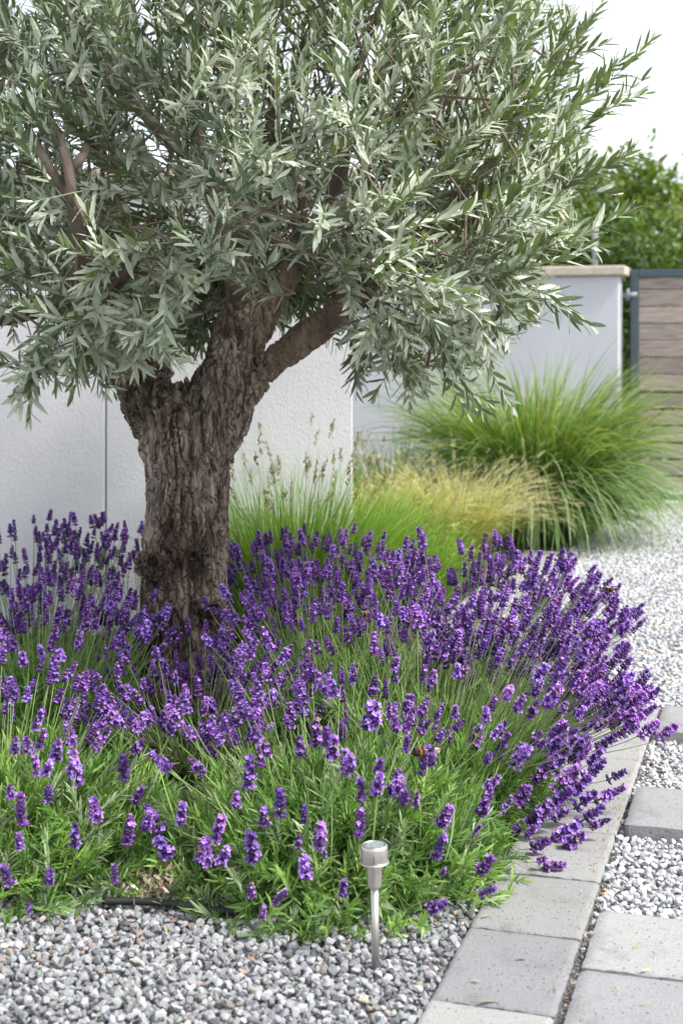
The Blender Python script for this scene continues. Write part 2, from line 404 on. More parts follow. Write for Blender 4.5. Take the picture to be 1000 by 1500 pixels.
def paver(la, lb, col, name, label, cat, loc, group, top, thick=.06, rz=TH):
    na, nb = 46, 34; g = .0035
    A = np.linspace(-la / 2 + g, la / 2 - g, na); Bv = np.linspace(-lb / 2 + g, lb / 2 - g, nb); V = []
    sd = random.random() * 100
    GA, GB = np.meshgrid(A, Bv, indexing='ij'); P3 = np.stack([GB.ravel(), GA.ravel(), np.zeros(GA.size)], 1)
    ea = np.minimum(GA.ravel() - A[0], A[-1] - GA.ravel()); eb = np.minimum(GB.ravel() - Bv[0], Bv[-1] - GB.ravel()); e = np.minimum(ea, eb)
    nn = noise(P3 * 60 + sd, 3); n2 = noise(P3 * 160 + sd, 5)
    z = -.006 * np.clip(1 - e / .010, 0, 1) ** 2 * (.6 + .9 * nn) + (fbm(P3 * 12 + sd, 3) - .5) * .003
    border = e < 1e-6
    jit = (nn - .5) * .006 + (n2 - .5) * .004
    P3[:, 0] -= np.sign(P3[:, 0]) * np.where(border & (eb < 1e-6), np.abs(jit) + .0005, 0)
    P3[:, 1] -= np.sign(P3[:, 1]) * np.where(border & (ea < 1e-6), np.abs(jit) + .0005, 0)
    P3[:, 2] = z
    col = tuple(.56 * q for q in col)
    mb = MB(); mb.add(P3, grid_faces(na, nb)[:, ::-1], col)
    # skirt
    idx = [(0, j) for j in range(nb)] + [(i, nb - 1) for i in range(1, na)] + [(na - 1, j) for j in range(nb - 2, -1, -1)] + [(i, 0) for i in range(na - 2, 0, -1)]
    ring = np.array([P3[i * nb + j] for i, j in idx]); low = ring.copy(); low[:, 2] = -thick; mid = ring.copy(); mid[:, 2] -= .008
    K = len(ring); sk = np.vstack([ring, mid, low]); j = np.arange(K)
    F = np.vstack([np.stack([j, (j + 1) % K, (j + 1) % K + K, j + K], 1), np.stack([j + K, (j + 1) % K + K, (j + 1) % K + 2 * K, j + 2 * K], 1)])
    mb.add(sk, F, col)
    o = mb.build(name, M_PAVER, loc=(loc[0], loc[1], top)); o.rotation_euler = (R(random.gauss(0, .25)), R(random.gauss(0, .25)), rz)
    tag(o, label, cat, group); return o
PALE = (.60, .59, .56); GREY = (.40, .40, .415); MID = (.50, .495, .48)
ordn = ['nearest', 'second', 'third', 'fourth', 'fifth', 'sixth', 'seventh', 'eighth']
desc = ['pale cream paver cut off by the bottom of the picture, nearest of the edging row',
        'large mid grey pitted paver beside the front gravel, second of the edging row',
        'stained light grey paver under the lavender tips, third of the edging row',
        'pale paver with a dark mossy joint, fourth of the edging row',
        'pale paver with a tiny brown scrap, fifth of the edging row from the front',
        'pale paver beside the middle gravel patch, sixth of the edging row counted from the front',
        'pale paver behind two reaching lavender spikes, seventh of the edging row counted from the front',
        'farthest pale paver of the edging row, ending against open gravel']
pc = [(.59, .59, .575), (.43, .43, .445), (.49, .488, .48), (.54, .538, .525), (.58, .576, .565), (.60, .597, .585), (.60, .598, .59), (.59, .59, .585)]
for i in range(8):
    a0, a1 = JA[i], JA[i + 1]; c = S((a0 + a1) / 2, -.1185)
    paver(a1 - a0 - .002, .246, pc[i], 'paver', desc[i], 'paver', c, 'edging pavers beside the lavender', .010 + random.uniform(-.0015, .0015))
d2 = ['smooth lilac grey stepping slab in the bottom right corner of the path', 'pale stepping slab touching the lilac grey corner slab on its far side',
      'raised grey stepping slab standing alone between two gravel patches', 'farthest raised stepping slab lying beside the end of the paver row']
c2 = [(.51, .51, .525), (.63, .63, .62), (.54, .54, .545), (.54, .54, .54)]
for i, (a0, a1) in enumerate(SLABS2):
    c = S((a0 + a1) / 2, .264)
    paver(a1 - a0, .50, c2[i], 'stepping_slab', d2[i], 'stepping slab', c, 'stepping slabs in the gravel path', (.012, .014, .036, .034)[i])
for k in range(6):
    a0 = 3.45 + k * .345
    d = ['nearest', 'second nearest', 'third nearest', 'fourth', 'fifth', 'farthest'][k]
    paver(.338, .24, (.60, .60, .575), 'edging_slab', f'blurred pale edging slab by the big green grass, {d} of its row', 'edging slab', S(a0 + .17, -.945), 'edging slabs beside the ornamental grasses', .016)
# threshold under the gate
mb = MB(); boxmb(mb, (0, 0, 0), (1.9, .22, .075)); th = mb.build('concrete_threshold', simple('pale_concrete', (.62, .57, .47), .9, 0, .12, 15, .002), smooth=False)
th.location = (1.75, 11.02, -.02); th.rotation_euler = (0, 0, TH + .0); tag(th, 'pale concrete threshold strip under the wooden gate', 'threshold')

# ------------------------------------------------------------------ walls
def wall_left():
    root = empty('garden_wall', (-3.0, 6.1, 0)); tag(root, 'tall white roughcast garden wall behind the olive trunk', 'garden wall')
    jx = (155 - 500) / FPX * 6.1 + 3.0; end = (516 - 500) / FPX * 6.1 + 3.0
    H = 1.92
    for lo, hi in ((0, jx - .004), (jx + .004, end)):
        mb = MB(); n = 2; boxmb(mb, (lo, 0, -.05), (hi, .24, H)); o = mb.build('wall_panel', M_WALL, root, smooth=False)
        bv = o.modifiers.new('b', 'BEVEL'); bv.width = .004; bv.segments = 2
    mb = MB(); boxmb(mb, (jx - .0035, .006, -.05), (jx + .0035, .23, H - .01)); mb.build('expansion_joint', simple('joint_sealant', (.30, .30, .31), .8), root, smooth=False)
    mb = MB(); boxmb(mb, (-.03, -.03, H + .002), (end + .03, .27, H + .05)); mb.build('wall_cap', M_CAP, root, smooth=False)
wall_left()
def wall_far():
    c = P(906, 740, 10.95); root = empty('boundary_wall', (c[0], 10.95, 0), TH)
    tag(root, 'blue grey rendered wall with sandstone coping beside the gate', 'garden wall')
    mb = MB(); boxmb(mb, (-4.2, 0, -.05), (0, .22, 1.745)); o = mb.build('wall_face', M_FARWALL, root, smooth=False)
    bv = o.modifiers.new('b', 'BEVEL'); bv.width = .01; bv.segments = 2
    mb = MB(); 
    for k in range(5): boxmb(mb, (-4.2 + k * .85 + (.003 if k else 0), -.045, 1.747), (min(-4.2 + (k + 1) * .85, .05), .265, 1.82))
    o = mb.build('coping', M_CAP, root, smooth=False); bv = o.modifiers.new('b', 'BEVEL'); bv.width = .012; bv.segments = 3
    mb = MB(); tube([(.0, .1, 1.0), (.0, .1, 1.02)], .01, 6, mb=mb)
    return root
WF = wall_far()
# gate
def gate():
    c = P(923, 740, 11.0); root = empty('wooden_gate', (c[0], 11.0, 0), TH)
    tag(root, 'weathered horizontal board gate in a dark anthracite metal frame', 'gate')
    W = 1.15; z0, z1 = .045, 1.79; mb = MB()
    boxmb(mb, (0, 0, z0), (.055, .06, z1)); boxmb(mb, (W - .055, 0, z0), (W, .06, z1))
    boxmb(mb, (.055, .0, z1 - .055), (W - .055, .06, z1)); boxmb(mb, (.055, .0, z0), (W - .055, .06, z0 + .055))
    o = mb.build('gate_frame', M_LEAD, root, smooth=False); bv = o.modifiers.new('b', 'BEVEL'); bv.width = .004
    m, nt, B, N, L = mat('weathered_board')
    oi = N.new('ShaderNodeObjectInfo'); n1 = texnoise(N, L, 6, 6, .65, (1, 1, 14)); n2 = texnoise(N, L, 2.0, 3)
    c1 = ramp(N, L, n1.outputs[0], [(.3, (.16, .13, .115)), (.52, (.32, .27, .24)), (.75, (.44, .39, .35))])
    rr = ramp(N, L, oi.outputs['Random'], [(0, (.82, .80, .80)), (1, (1.22, 1.18, 1.16))])
    L.new(mix(N, L, c1.outputs[0], rr.outputs[0], 1, 'MULTIPLY'), B.inputs['Base Color']); B.inputs['Roughness'].default_value = .8
    bump(N, L, B, n1.outputs[0], 1, .004)
    z = z0 + .075; k = 0
    while z < z1 - .075:
        h = .105 if k < 6 else .122
        h = min(h, z1 - .06 - z)
        if h < .03: break
        mb = MB(); boxmb(mb, (.056, .012 + random.uniform(0, .004), z), (W - .056, .036, z + h)); o = mb.build('board', m, root, smooth=False)
        bv = o.modifiers.new('b', 'BEVEL'); bv.width = .004
        z += h + (.021 if k < 6 else .006); k += 1
    for zz in (1.56, .35):
        mb = MB(); lathe([(.0, 0), (.014, 0), (.014, .09), (0, .09)], 12, (-.022, .0, zz), mb); boxmb(mb, (-.06, -.008, zz + .02), (.05, -.002, zz + .06))
        mb.build('hinge', simple('zinc', (.22, .23, .25), .6, .4, .1), root)
gate()
# thin galvanised post beyond the wall, and the pale house roof far behind
mb = MB(); tube([(0, 0, 0), (0, 0, 2.27)], .03, 10, mb=mb); c = P(871, 740, 12.6)
tag(mb.build('fence_post', simple('galvanised', (.20, .21, .23), .75, 0), loc=(c[0], 12.6, -.02)), 'thin grey metal post standing behind the coping', 'post')
def house():
    c = P(870, 300, 34); root = empty('house', (c[0], 36, 0), R(20)); tag(root, 'far pale house with a light red roof peeking over the hedge', 'house')
    mb = MB(); boxmb(mb, (-3, 0, 0), (3, 6, 3.4)); mb.build('wall', simple('cream_render', (.7, .66, .6), .9), root, smooth=False)
    mb = MB(); mb.add([(-3.3, -.3, 3.4), (3.3, -.3, 3.4), (3.3, 6.3, 3.4), (-3.3, 6.3, 3.4), (-1.5, 3, 4.9), (1.5, 3, 4.9)], [(0, 1, 5, 4)])
    mb.add([(-3.3, -.3, 3.4), (3.3, -.3, 3.4), (3.3, 6.3, 3.4), (-3.3, 6.3, 3.4), (-1.5, 3, 4.9), (1.5, 3, 4.9)], [(2, 3, 4, 5)])
    mb.add([(-3.3, -.3, 3.4), (3.3, -.3, 3.4), (3.3, 6.3, 3.4), (-3.3, 6.3, 3.4), (-1.5, 3, 4.9), (1.5, 3, 4.9)], [(1, 2, 5), (3, 0, 4)])
    mb.build('roof', simple('roof_tile', (.55, .38, .32), .9), root, smooth=False)
    for x in (-1.8, 1.0):
        mb = MB(); boxmb(mb, (x, -.05, 1.2), (x + .9, -.003, 2.5)); mb.build('window', simple('window_glass', (.08, .1, .12), .1), root, smooth=False)
house()

# ------------------------------------------------------------------ trees beyond the gate
T4 = np.array([(0, 0, 0), (.3, -.4, .08), (.3, .4, .08), (.65, -.42, .05), (.65, .42, .05), (1, 0, -.02)]); F4 = np.array([(0, 1, 2, 2), (1, 3, 4, 2), (3, 5, 4, 4)])
T4V = np.array([(0, -.05, 0), (0, .05, 0), (.3, -.45, .08), (.3, .45, .08), (.65, -.45, .05), (.65, .45, .05), (1, -.03, -.02), (1, .03, -.02)]); T4F = grid_faces(4, 2)
def bg_tree(name, label, loc, h, w, n, cols, leaf=.09, seed=1, wisp=0.0, group=None):
    r = np.random.default_rng(seed); root = empty(name, loc); tag(root, label, 'tree' if 'tree' in name else 'shrub', group)
    mb = MB(); tube([(0, 0, 0), (.03, 0, h * .35), (-.02, .03, h * .8)], [.07, .05, .015], 8, mb=mb)
    nc = 46; cc = []
    for k in range(nc):
        z = h * (.12 + .86 * r.random() ** .8); f = math.sin(math.pi * min(1, .18 + .82 * (1 - z / h))) ** .6; a = r.uniform(0, 6.28); rad = w * f * math.sqrt(r.uniform(.05, 1))
        cc.append((rad * math.cos(a), rad * math.sin(a) * .8, z))
        tube([(0, 0, z * .55), (rad * math.cos(a) * .5, rad * math.sin(a) * .4, z * .8), cc[-1]], [.02, .012, .004], 5, mb=mb)
    mb.build('trunk', M_BRANCH, root)
    cc = np.array(cc); idx = r.integers(0, nc, n); off = nrm(r.normal(size=(n, 3))) * (r.random((n, 1)) ** .5) * np.array([1, 1, .9]) * w * .34
    off[:, 2] += wisp * (r.random(n) ** 4) * h * .3
    pos = cc[idx] + off; d = nrm(off + r.normal(size=(n, 3)) * .08 * 3 + np.array([0, 0, -.02])); nor = nrm(r.normal(size=(n, 3)) * .6 + np.array([0, 0, 1]))
    cols = np.array(cols); cb = cols[r.integers(0, len(cols), nc)][idx] * r.uniform(.75, 1.25, (n, 1))
    mb = MB(); strips(T4V, T4F, pos, d, nor, r.uniform(.7, 1.3, n) * leaf, r.uniform(.7, 1.2, n) * leaf * .55, r.uniform(0, .3, n), cb, mb)
    o = mb.build('crown', M_TREELEAF, root); tag(o, kind='stuff')
def at(px, Y): return ((px - 500) / FPX * Y, Y, -.02)
yg = [(.14, .20, .045), (.19, .235, .05), (.10, .155, .035)]; dg = [(.045, .09, .028), (.065, .12, .032), (.09, .145, .04)]
bg_tree('hedge_shrub', 'dark green leafy shrub directly above the gate', at(985, 12.9), 2.35, 1.0, 9000, dg, .07, 2)
bg_tree('hedge_shrub', 'mid green leafy shrub between the metal post and the gate', at(905, 13.4), 2.45, .75, 7000, dg + yg, .07, 3)
bg_tree('garden_tree', 'yellow green tree rising above the dark shrub by the gate', at(960, 15), 3.05, .95, 8000, yg, .10, 4, .3)
bg_tree('garden_tree', 'small yellow green tree seen through the outer olive sprays', at(835, 14.6), 2.85, .75, 6000, yg, .09, 5)
bg_tree('garden_tree', 'brown purple leaved tree behind the coping, half hidden by olive leaves', at(765, 13.6), 2.35, .6, 5000, [(.14, .065, .05), (.19, .1, .07), (.12, .12, .05)], .08, 6)
bg_tree('garden_tree', 'thin dark topped tree at the right border of the photo', at(975, 19), 3.35, .8, 4500, [(.05, .09, .05)], .10, 17, .15)

# ------------------------------------------------------------------ ornamental grasses
def blades(mb, c, n, rb, Ll, Wl, th, droop, colsA, colsB, seg=9, lean=(0, 0), az=None, r=rng, fold=.35, kink=0):
    a = r.uniform(0, 2 * math.pi, n) if az is None else az
    rr = rb * np.sqrt(r.random(n)); base = np.stack([c[0] + rr * np.cos(a), c[1] + rr * np.sin(a), np.full(n, c[2])], 1)
    a2 = a + r.normal(0, .35, n); tilt = np.abs(r.uniform(th[0], th[1], n))
    L = r.uniform(*Ll, n); D = r.uniform(*droop, n); W = r.uniform(*Wl, n)
    u = np.stack([np.cos(a2), np.sin(a2), np.zeros(n)], 1) + np.array([lean[0], lean[1], 0]); uu = nrm(u)
    t = np.linspace(0, 1, seg); ang = tilt[:, None] + D[:, None] * t[None] ** 1.5
    dx = np.sin(ang); dz = np.cos(ang); st = L[:, None] / (seg - 1)
    X = np.concatenate([np.zeros((n, 1)), np.cumsum((dx[:, 1:] + dx[:, :-1]) / 2 * st, 1)], 1); Z = np.concatenate([np.zeros((n, 1)), np.cumsum((dz[:, 1:] + dz[:, :-1]) / 2 * st, 1)], 1)
    ctr = base[:, None] + uu[:, None] * X[..., None] + np.array([0, 0, 1.]) * Z[..., None]
    wob = nrm(np.cross(uu, [0, 0, 1.])); ctr = ctr + wob[:, None] * (np.sin(t * 3 + r.uniform(0, 6, (n, 1))) * .02 * L[:, None])[..., None]
    ctr[..., 2] = np.maximum(ctr[..., 2], .01)
    tw = r.uniform(-.7, .7, n)[:, None] + t[None] * r.uniform(-1, 1, n)[:, None]
    up = -uu[:, None] * dz[..., None] + np.array([0, 0, 1.]) * dx[..., None]
    side = wob[:, None] * np.cos(tw)[..., None] + up * np.sin(tw)[..., None]
    wp = np.minimum(1, t * 6 + .4) * (1 - t ** 2.2) + .03
    hw = (W[:, None] * wp[None] / 2)[..., None]
    V = np.stack([ctr - side * hw, ctr + side * hw], 2).reshape(n, -1, 3)
    tc = (t[None, :, None] ** 1.0)
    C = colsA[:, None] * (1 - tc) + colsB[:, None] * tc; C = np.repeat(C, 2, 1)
    k = 2 * seg; F = grid_faces(seg, 2); mb.add(V.reshape(-1, 3), (F[None] + (np.arange(n) * k)[:, None, None]).reshape(-1, 4), C.reshape(-1, 3))
    return ctr, uu
def cpick(pal, n, r=rng, v=.25):
    pal = np.array(pal, float); return pal[r.integers(0, len(pal), n)] * r.uniform(1 - v, 1 + v, (n, 1))
def grass_thing(name, label, loc, specs, group='ornamental grasses in the bed'):
    root = empty(name, loc); tag(root, label, 'ornamental grass', group)
    return root
# big silver grass
g1 = grass_thing('silver_grass', 'huge arching bright green grass mound in front of the grey wall', at(778, 9.2), None)
mb = MB(); c0 = (0, 0, 0)
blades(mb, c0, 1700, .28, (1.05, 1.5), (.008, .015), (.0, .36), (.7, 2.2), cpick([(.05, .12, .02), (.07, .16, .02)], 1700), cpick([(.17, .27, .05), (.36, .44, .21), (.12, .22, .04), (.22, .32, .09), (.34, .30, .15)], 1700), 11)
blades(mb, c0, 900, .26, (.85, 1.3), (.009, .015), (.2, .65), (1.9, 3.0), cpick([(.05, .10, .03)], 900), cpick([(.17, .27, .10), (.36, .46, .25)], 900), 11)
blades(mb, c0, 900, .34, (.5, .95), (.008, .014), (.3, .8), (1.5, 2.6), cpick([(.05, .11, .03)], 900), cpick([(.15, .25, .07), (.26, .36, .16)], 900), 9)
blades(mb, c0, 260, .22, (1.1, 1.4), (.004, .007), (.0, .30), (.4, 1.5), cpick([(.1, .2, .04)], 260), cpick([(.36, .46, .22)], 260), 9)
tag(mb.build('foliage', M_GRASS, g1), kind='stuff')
# grey green one behind the feather grass
g2 = grass_thing('silver_grass', 'grey green grass clump behind the feather grass, near the end of the white wall', at(575, 8.9), None)
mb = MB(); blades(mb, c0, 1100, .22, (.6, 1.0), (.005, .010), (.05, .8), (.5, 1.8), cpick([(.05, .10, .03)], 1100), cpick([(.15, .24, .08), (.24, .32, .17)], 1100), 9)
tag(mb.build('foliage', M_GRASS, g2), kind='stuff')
# feather grasses
def feather(px, Y, sc, label, n, lean, green):
    g = grass_thing('feather_grass', label, at(px, Y), None)
    mb = MB(); blades(mb, c0, n, .10 * sc, (.45 * sc, .75 * sc), (.0022, .004), (.02, .42), (.4, 1.3), cpick([(.16, .22, .03), (.24, .28, .04)], n), cpick([green, (.42, .43, .08)], n), 9, lean)
    tag(mb.build('foliage', M_GRASS, g), kind='stuff')
    mb = MB(); m = int(n * .75); ctr, _ = blades(mb, c0, m, .08 * sc, (.66 * sc, .95 * sc), (.0025, .0042), (.02, .40), (.8, 1.9), cpick([(.27, .26, .09)], m), cpick([(.58, .48, .28), (.68, .57, .38), (.42, .42, .14), (.62, .52, .33)], m), 11, lean)
    # feathery awns near the ends
    N = m * 5; ii = rng.integers(0, m, N); tt = rng.integers(6, 11, N); pos = ctr[ii, tt] + rng.normal(0, .004, (N, 3)); d = nrm(ctr[ii, tt] - ctr[ii, tt - 1] + rng.normal(0, .006, (N, 3)) * 2)
    T = np.array([(0, -.5, 0), (0, .5, 0), (.5, -.5, 0), (.5, .5, 0), (1, -.2, 0), (1, .2, 0)])
    strips(T, grid_faces(3, 2), pos, d, nrm(rng.normal(size=(N, 3))), rng.uniform(.03, .07, N), np.full(N, .0016), rng.uniform(-.2, .5, N), cpick([(.62, .52, .34), (.70, .60, .43)], N), mb)
    tag(mb.build('plumes', M_GRASS, g), kind='stuff')
feather(668, 7.7, .92, 'straw blond feather grass glowing yellow beside the huge green mound', 850, (.05, -.1), (.34, .36, .07))
feather(582, 7.5, .84, 'thinner blond feather grass on the left of the glowing yellow one', 430, (.05, -.1), (.16, .27, .05))
feather(528, 8.0, .85, 'small buff feather grass at the end of the white wall', 260, (.1, 0), (.2, .3, .08))
# seeding sedge behind the trunk
def sedge(px, Y, label, n, hh, heads, r, seed):
    rr = np.random.default_rng(seed)
    g = grass_thing('moor_grass', label, at(px, Y), None)
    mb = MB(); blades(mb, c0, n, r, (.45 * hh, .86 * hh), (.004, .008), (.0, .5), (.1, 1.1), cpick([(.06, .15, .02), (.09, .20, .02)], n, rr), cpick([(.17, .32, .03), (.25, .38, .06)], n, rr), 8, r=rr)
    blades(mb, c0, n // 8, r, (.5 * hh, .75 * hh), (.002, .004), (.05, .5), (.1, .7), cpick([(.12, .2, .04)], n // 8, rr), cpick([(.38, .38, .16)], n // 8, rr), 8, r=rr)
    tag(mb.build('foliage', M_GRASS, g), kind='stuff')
    st = MB(); hd = MB()
    ctr, uu = blades(st, c0, heads, r * .9, (.62 * hh, .98 * hh), (.002, .003), (.02, .42), (.0, .35), cpick([(.16, .22, .06)], heads, rr), cpick([(.34, .32, .17)], heads, rr), 9, (.25, 0), r=rr)
    st.build('stems', M_GRASS, g); 
    V1, F1 = ICO[1]
    for i in range(heads):
        tip = ctr[i, -1]; d = nrm(ctr[i, -1] - ctr[i, -3]); n2 = 26; ln = rr.uniform(.045, .085)
        tt = rr.random(n2); pos = tip - d * (tt * ln)[:, None] + rr.normal(0, .0035, (n2, 3)); dd = nrm(d + rr.normal(0, .35, (n2, 3)))
        strips(T4V, T4F, pos, dd, nrm(rr.normal(size=(n2, 3))), rr.uniform(.010, .018, n2), np.full(n2, .005), np.zeros(n2), cpick([(.30, .24, .13), (.25, .20, .10), (.36, .30, .18)], n2, rr), hd)
    tag(hd.build('seed_heads', M_GRASS, g), kind='stuff')
sedge(425, 5.72, 'bright green seeding grass right behind the olive trunk', 1900, 1.02, 52, .17, 21)
sedge(500, 6.3, 'lower green grass tuft between the seeding grass and the feather grasses', 1500, .92, 22, .2, 22)
sedge(590, 6.5, 'low green grass tuft in front of the thinner feather grass', 1000, .68, 6, .17, 23)
sedge(352, 5.55, 'narrow green grass tuft against the right side of the trunk', 500, .66, 12, .08, 24)
# little leafy perennial between
def perennial(px, Y, label, h, n, seed):
    r = np.random.default_rng(seed); g = empty('leafy_perennial', at(px, Y)); tag(g, label, 'plant')
    mb = MB(); st = MB()
    for _ in range(n):
        a = r.uniform(0, 6.28); q = r.uniform(.0, .13); b = np.array([q * .4 * math.cos(a), q * .4 * math.sin(a), 0]); tp = np.array([q * 1.5 * math.cos(a), q * 1.5 * math.sin(a), h * r.uniform(.6, 1)])
        pts = spline([b, (b + tp) / 2 + np.array([0, 0, .03]), tp], 4); tube(pts, .0022, 5, mb=st, col=(.2, .3, .06))
        k = 22; tt = np.linspace(.25, 1, k); pos = np.array([pts[int(x * (len(pts) - 1))] for x in tt]); aa = np.arange(k) * 2.4 + a
        d = np.stack([np.cos(aa), np.sin(aa), .4 + tt * .5], 1)
        strips(T4V, T4F, pos, d, np.tile([0, 0, 1.], (k, 1)), r.uniform(.03, .05, k), r.uniform(.012, .018, k), r.uniform(0, .3, k), cpick([(.30, .42, .05), (.2, .34, .05), (.45, .52, .16)], k, r), mb)
    st.build('stems', M_LAVLEAF, g); tag(mb.build('foliage', M_TREELEAF, g), kind='stuff')
perennial(645, 7.0, 'lime green leafy perennial in front of the yellow feather grass', .38, 26, 5)
perennial(610, 6.4, 'low light green leafy plant just behind the lavender tips', .26, 18, 6)
# pale boulders
for px, py, Y, s, lb in ((848, 776, 9.6, .11, 'pale rounded stone at the foot of the huge green grass'),):
    V, F = ICO[3]; W = V.copy()
    for _ in range(10):
        d = nrm(rng.normal(size=3)); h = rng.uniform(.65, .9); kk = W @ d; W = W - np.maximum(kk - h, 0)[:, None] * d
    W *= 1 + (fbm(V * 3, 3) - .5)[:, None] * .2
    mb = MB(); mb.add(W * s * np.array([1.3, 1, .55] if py > 700 else [.35, .3, 3.2]), F, (.58, .56, .5)); x, y, z = at(px, Y)
    tag(mb.build('boulder', M_STONE, loc=(x, y, .03 if py > 700 else .38)), lb, 'stone')

# ------------------------------------------------------------------ olive tree
TY = 4.75; K = FPX / TY
tree = empty('olive_tree', (P(285, 1060, TY)[0], TY, 0)); tag(tree, 'old gnarled olive tree with silvery green crown rising from the lavender', 'tree')
TO = np.array([tree.location.x, TY, 0.0])
def sp(rows, n=6):                                                # rows: px, py, Y, radius px (at Y=4.75)
    q = np.array([[*P(a, b, Y), r / K] for a, b, Y, r in rows]); s = spline(q, n); return s[:, :3], s[:, 3]
def trunk():
    mb = MB()
    def t(rows, sides=28): p_, r_ = sp(rows); tube(p_, r_, sides, mb=mb)
    t([(288, 1100, TY, 110), (286, 1050, TY, 96), (281, 990, TY, 78), (275, 920, TY, 68), (270, 860, TY, 66), (270, 800, TY, 65), (272, 740, TY, 62), (274, 680, TY, 63), (276, 625, TY, 66), (272, 590, TY, 68)])
    t([(238, 680, TY, 28), (232, 620, TY, 43), (210, 575, TY, 40), (176, 530, TY, 34), (140, 480, TY - .02, 28), (108, 430, TY - .05, 24), (60, 385, TY - .1, 21)])
    t([(308, 680, TY, 32), (313, 620, TY, 49), (326, 570, TY, 46), (340, 520, TY, 41), (352, 470, TY, 35), (356, 435, TY, 29), (352, 405, TY, 20)])
    t([(345, 620, TY - .02, 20), (358, 578, TY - .03, 24), (390, 542, TY - .04, 20), (430, 506, TY - .05, 19), (470, 476, TY - .06, 18), (508, 445, TY - .05, 17), (560, 395, TY, 14)])
    t([(360, 500, TY, 28), (385, 455, TY + .02, 23), (415, 415, TY + .03, 19), (455, 365, TY + .05, 15), (480, 310, TY + .07, 12)])
    t([(325, 500, TY - .05, 12), (350, 470, TY - .16, 12), (395, 435, TY - .2, 8), (440, 405, TY - .2, 6)], 12)
    t([(345, 480, TY - .1, 12), (358, 440, TY - .14, 11), (352, 425, TY - .16, 8), (318, 400, TY - .18, 6)], 12)
    t([(235, 560, TY - .08, 22), (236, 540, TY - .06, 17), (240, 515, TY - .04, 11)])
    t([(330, 980, TY - .05, 30), (345, 1010, TY - .12, 26), (362, 1060, TY - .2, 20)]); t([(240, 990, TY - .1, 28), (215, 1050, TY - .2, 26)])
    t([(275, 1000, TY - .15, 30), (270, 1070, TY - .25, 28)])
    t([(228, 615, TY - .02, 24), (258, 588, TY, 28), (290, 586, TY, 28), (318, 610, TY - .02, 24)])
    for r_ in (26,): t([(222, 828, TY - .11, 30), (216, 835, TY - .13, 22)])
    t([(312, 880, TY - .11, 20), (314, 884, TY - .15, 15)])
    me = mb.mesh('tmp', M_BARK); o = bpy.data.objects.new('tmp', me); COL.objects.link(o)
    rm = o.modifiers.new('r', 'REMESH'); rm.mode = 'VOXEL'; rm.voxel_size = .0044
    sm = o.modifiers.new('s', 'SMOOTH'); sm.factor = .6; sm.iterations = 9
    dg_ = bpy.context.evaluated_depsgraph_get(); ev = o.evaluated_get(dg_); m2 = bpy.data.meshes.new_from_object(ev)
    nv = len(m2.vertices); V = np.empty(nv * 3, np.float32); m2.vertices.foreach_get('co', V); V = V.reshape(-1, 3).astype(float)
    Nn = np.array([v.normal[:] for v in m2.vertices])
    bpy.data.objects.remove(o); bpy.data.meshes.remove(me)
    # bark relief
    smoothness = 1 / (1 + np.exp(-(V[:, 0] - P(395, 540, TY)[0]) * 40)) * (V[:, 2] > 1.0)
    w1 = (np.stack([noise(V * 7, 9), noise(V * 7, 10), noise(V * 7, 11)], 1) - .5) * .05
    q = V + w1
    def cr(sc, s, wd): n_ = noise(q * np.array(sc), s); return np.clip(1 - np.abs(n_ - .5) / wd, 0, 1)
    c1 = cr((32, 32, 4.0), 1, .085); c2 = cr((60, 60, 8), 2, .13); c3 = cr((24, 24, 38), 3, .07) * (noise(V * 6, 14) > .45)
    lump = fbm(V * np.array([9, 9, 4]), 3, 20) - .5; fine = fbm(V * np.array([110, 110, 60]), 2, 30) - .5
    plate = noise(q * np.array([20, 20, 9]), 40) - .5
    am = 1 - .6 * smoothness
    calm = np.clip(noise(V * np.array([5, 5, 2.2]), 50) * 2.2 - .9, 0, 1) * .8                 # smooth grey areas
    am = am * (1 - .7 * calm * (V[:, 2] < .75))
    disp = lump * .045 + am * (-.027 * np.maximum(c1, .7 * c2) - .010 * c3 + .012 * plate + .009 * fine)
    # knots
    def knot(px, py, rr, ring, hole, sx=1.0, sy=1.0):
        pp = P(px, py, TY - .13); dx = (V[:, 0] - pp[0]) / sx; dz = (V[:, 2] - pp[2]) / sy; d = np.sqrt(dx * dx + dz * dz) / rr
        f = (V[:, 1] < TY)
        return f * (ring * np.exp(-((d - 1) / .35) ** 2) - hole * np.exp(-(d / .55) ** 4))
    disp += knot(224, 828, .028, .016, .030, 1, 1.5) + knot(283, 813, .014, .008, .014) + knot(312, 892, .030, .014, .026, 1.1, .8) + knot(282, 590, .05, .0, .03, .7, 1.4)
    disp += knot(255, 560, .03, .01, .02) + knot(415, 520, .02, .008, .006)
    V2 = V + Nn * disp[:, None] - TO
    m2.vertices.foreach_set('co', V2.astype(np.float32).ravel()); m2.update()
    for pol in m2.polygons: pol.use_smooth = True
    m2.materials.clear(); m2.materials.append(M_BARK)
    att = m2.color_attributes.new('tint', 'FLOAT_COLOR', 'POINT'); yb = np.clip(smoothness + np.clip((V[:, 2] - P(0, 500, TY)[2] + .02) / .14, 0, 1) * .9, 0, 1)
    att.data.foreach_set('color', np.repeat(yb[:, None], 4, 1).astype(np.float32).ravel())
    link('trunk', m2, tree)
trunk()

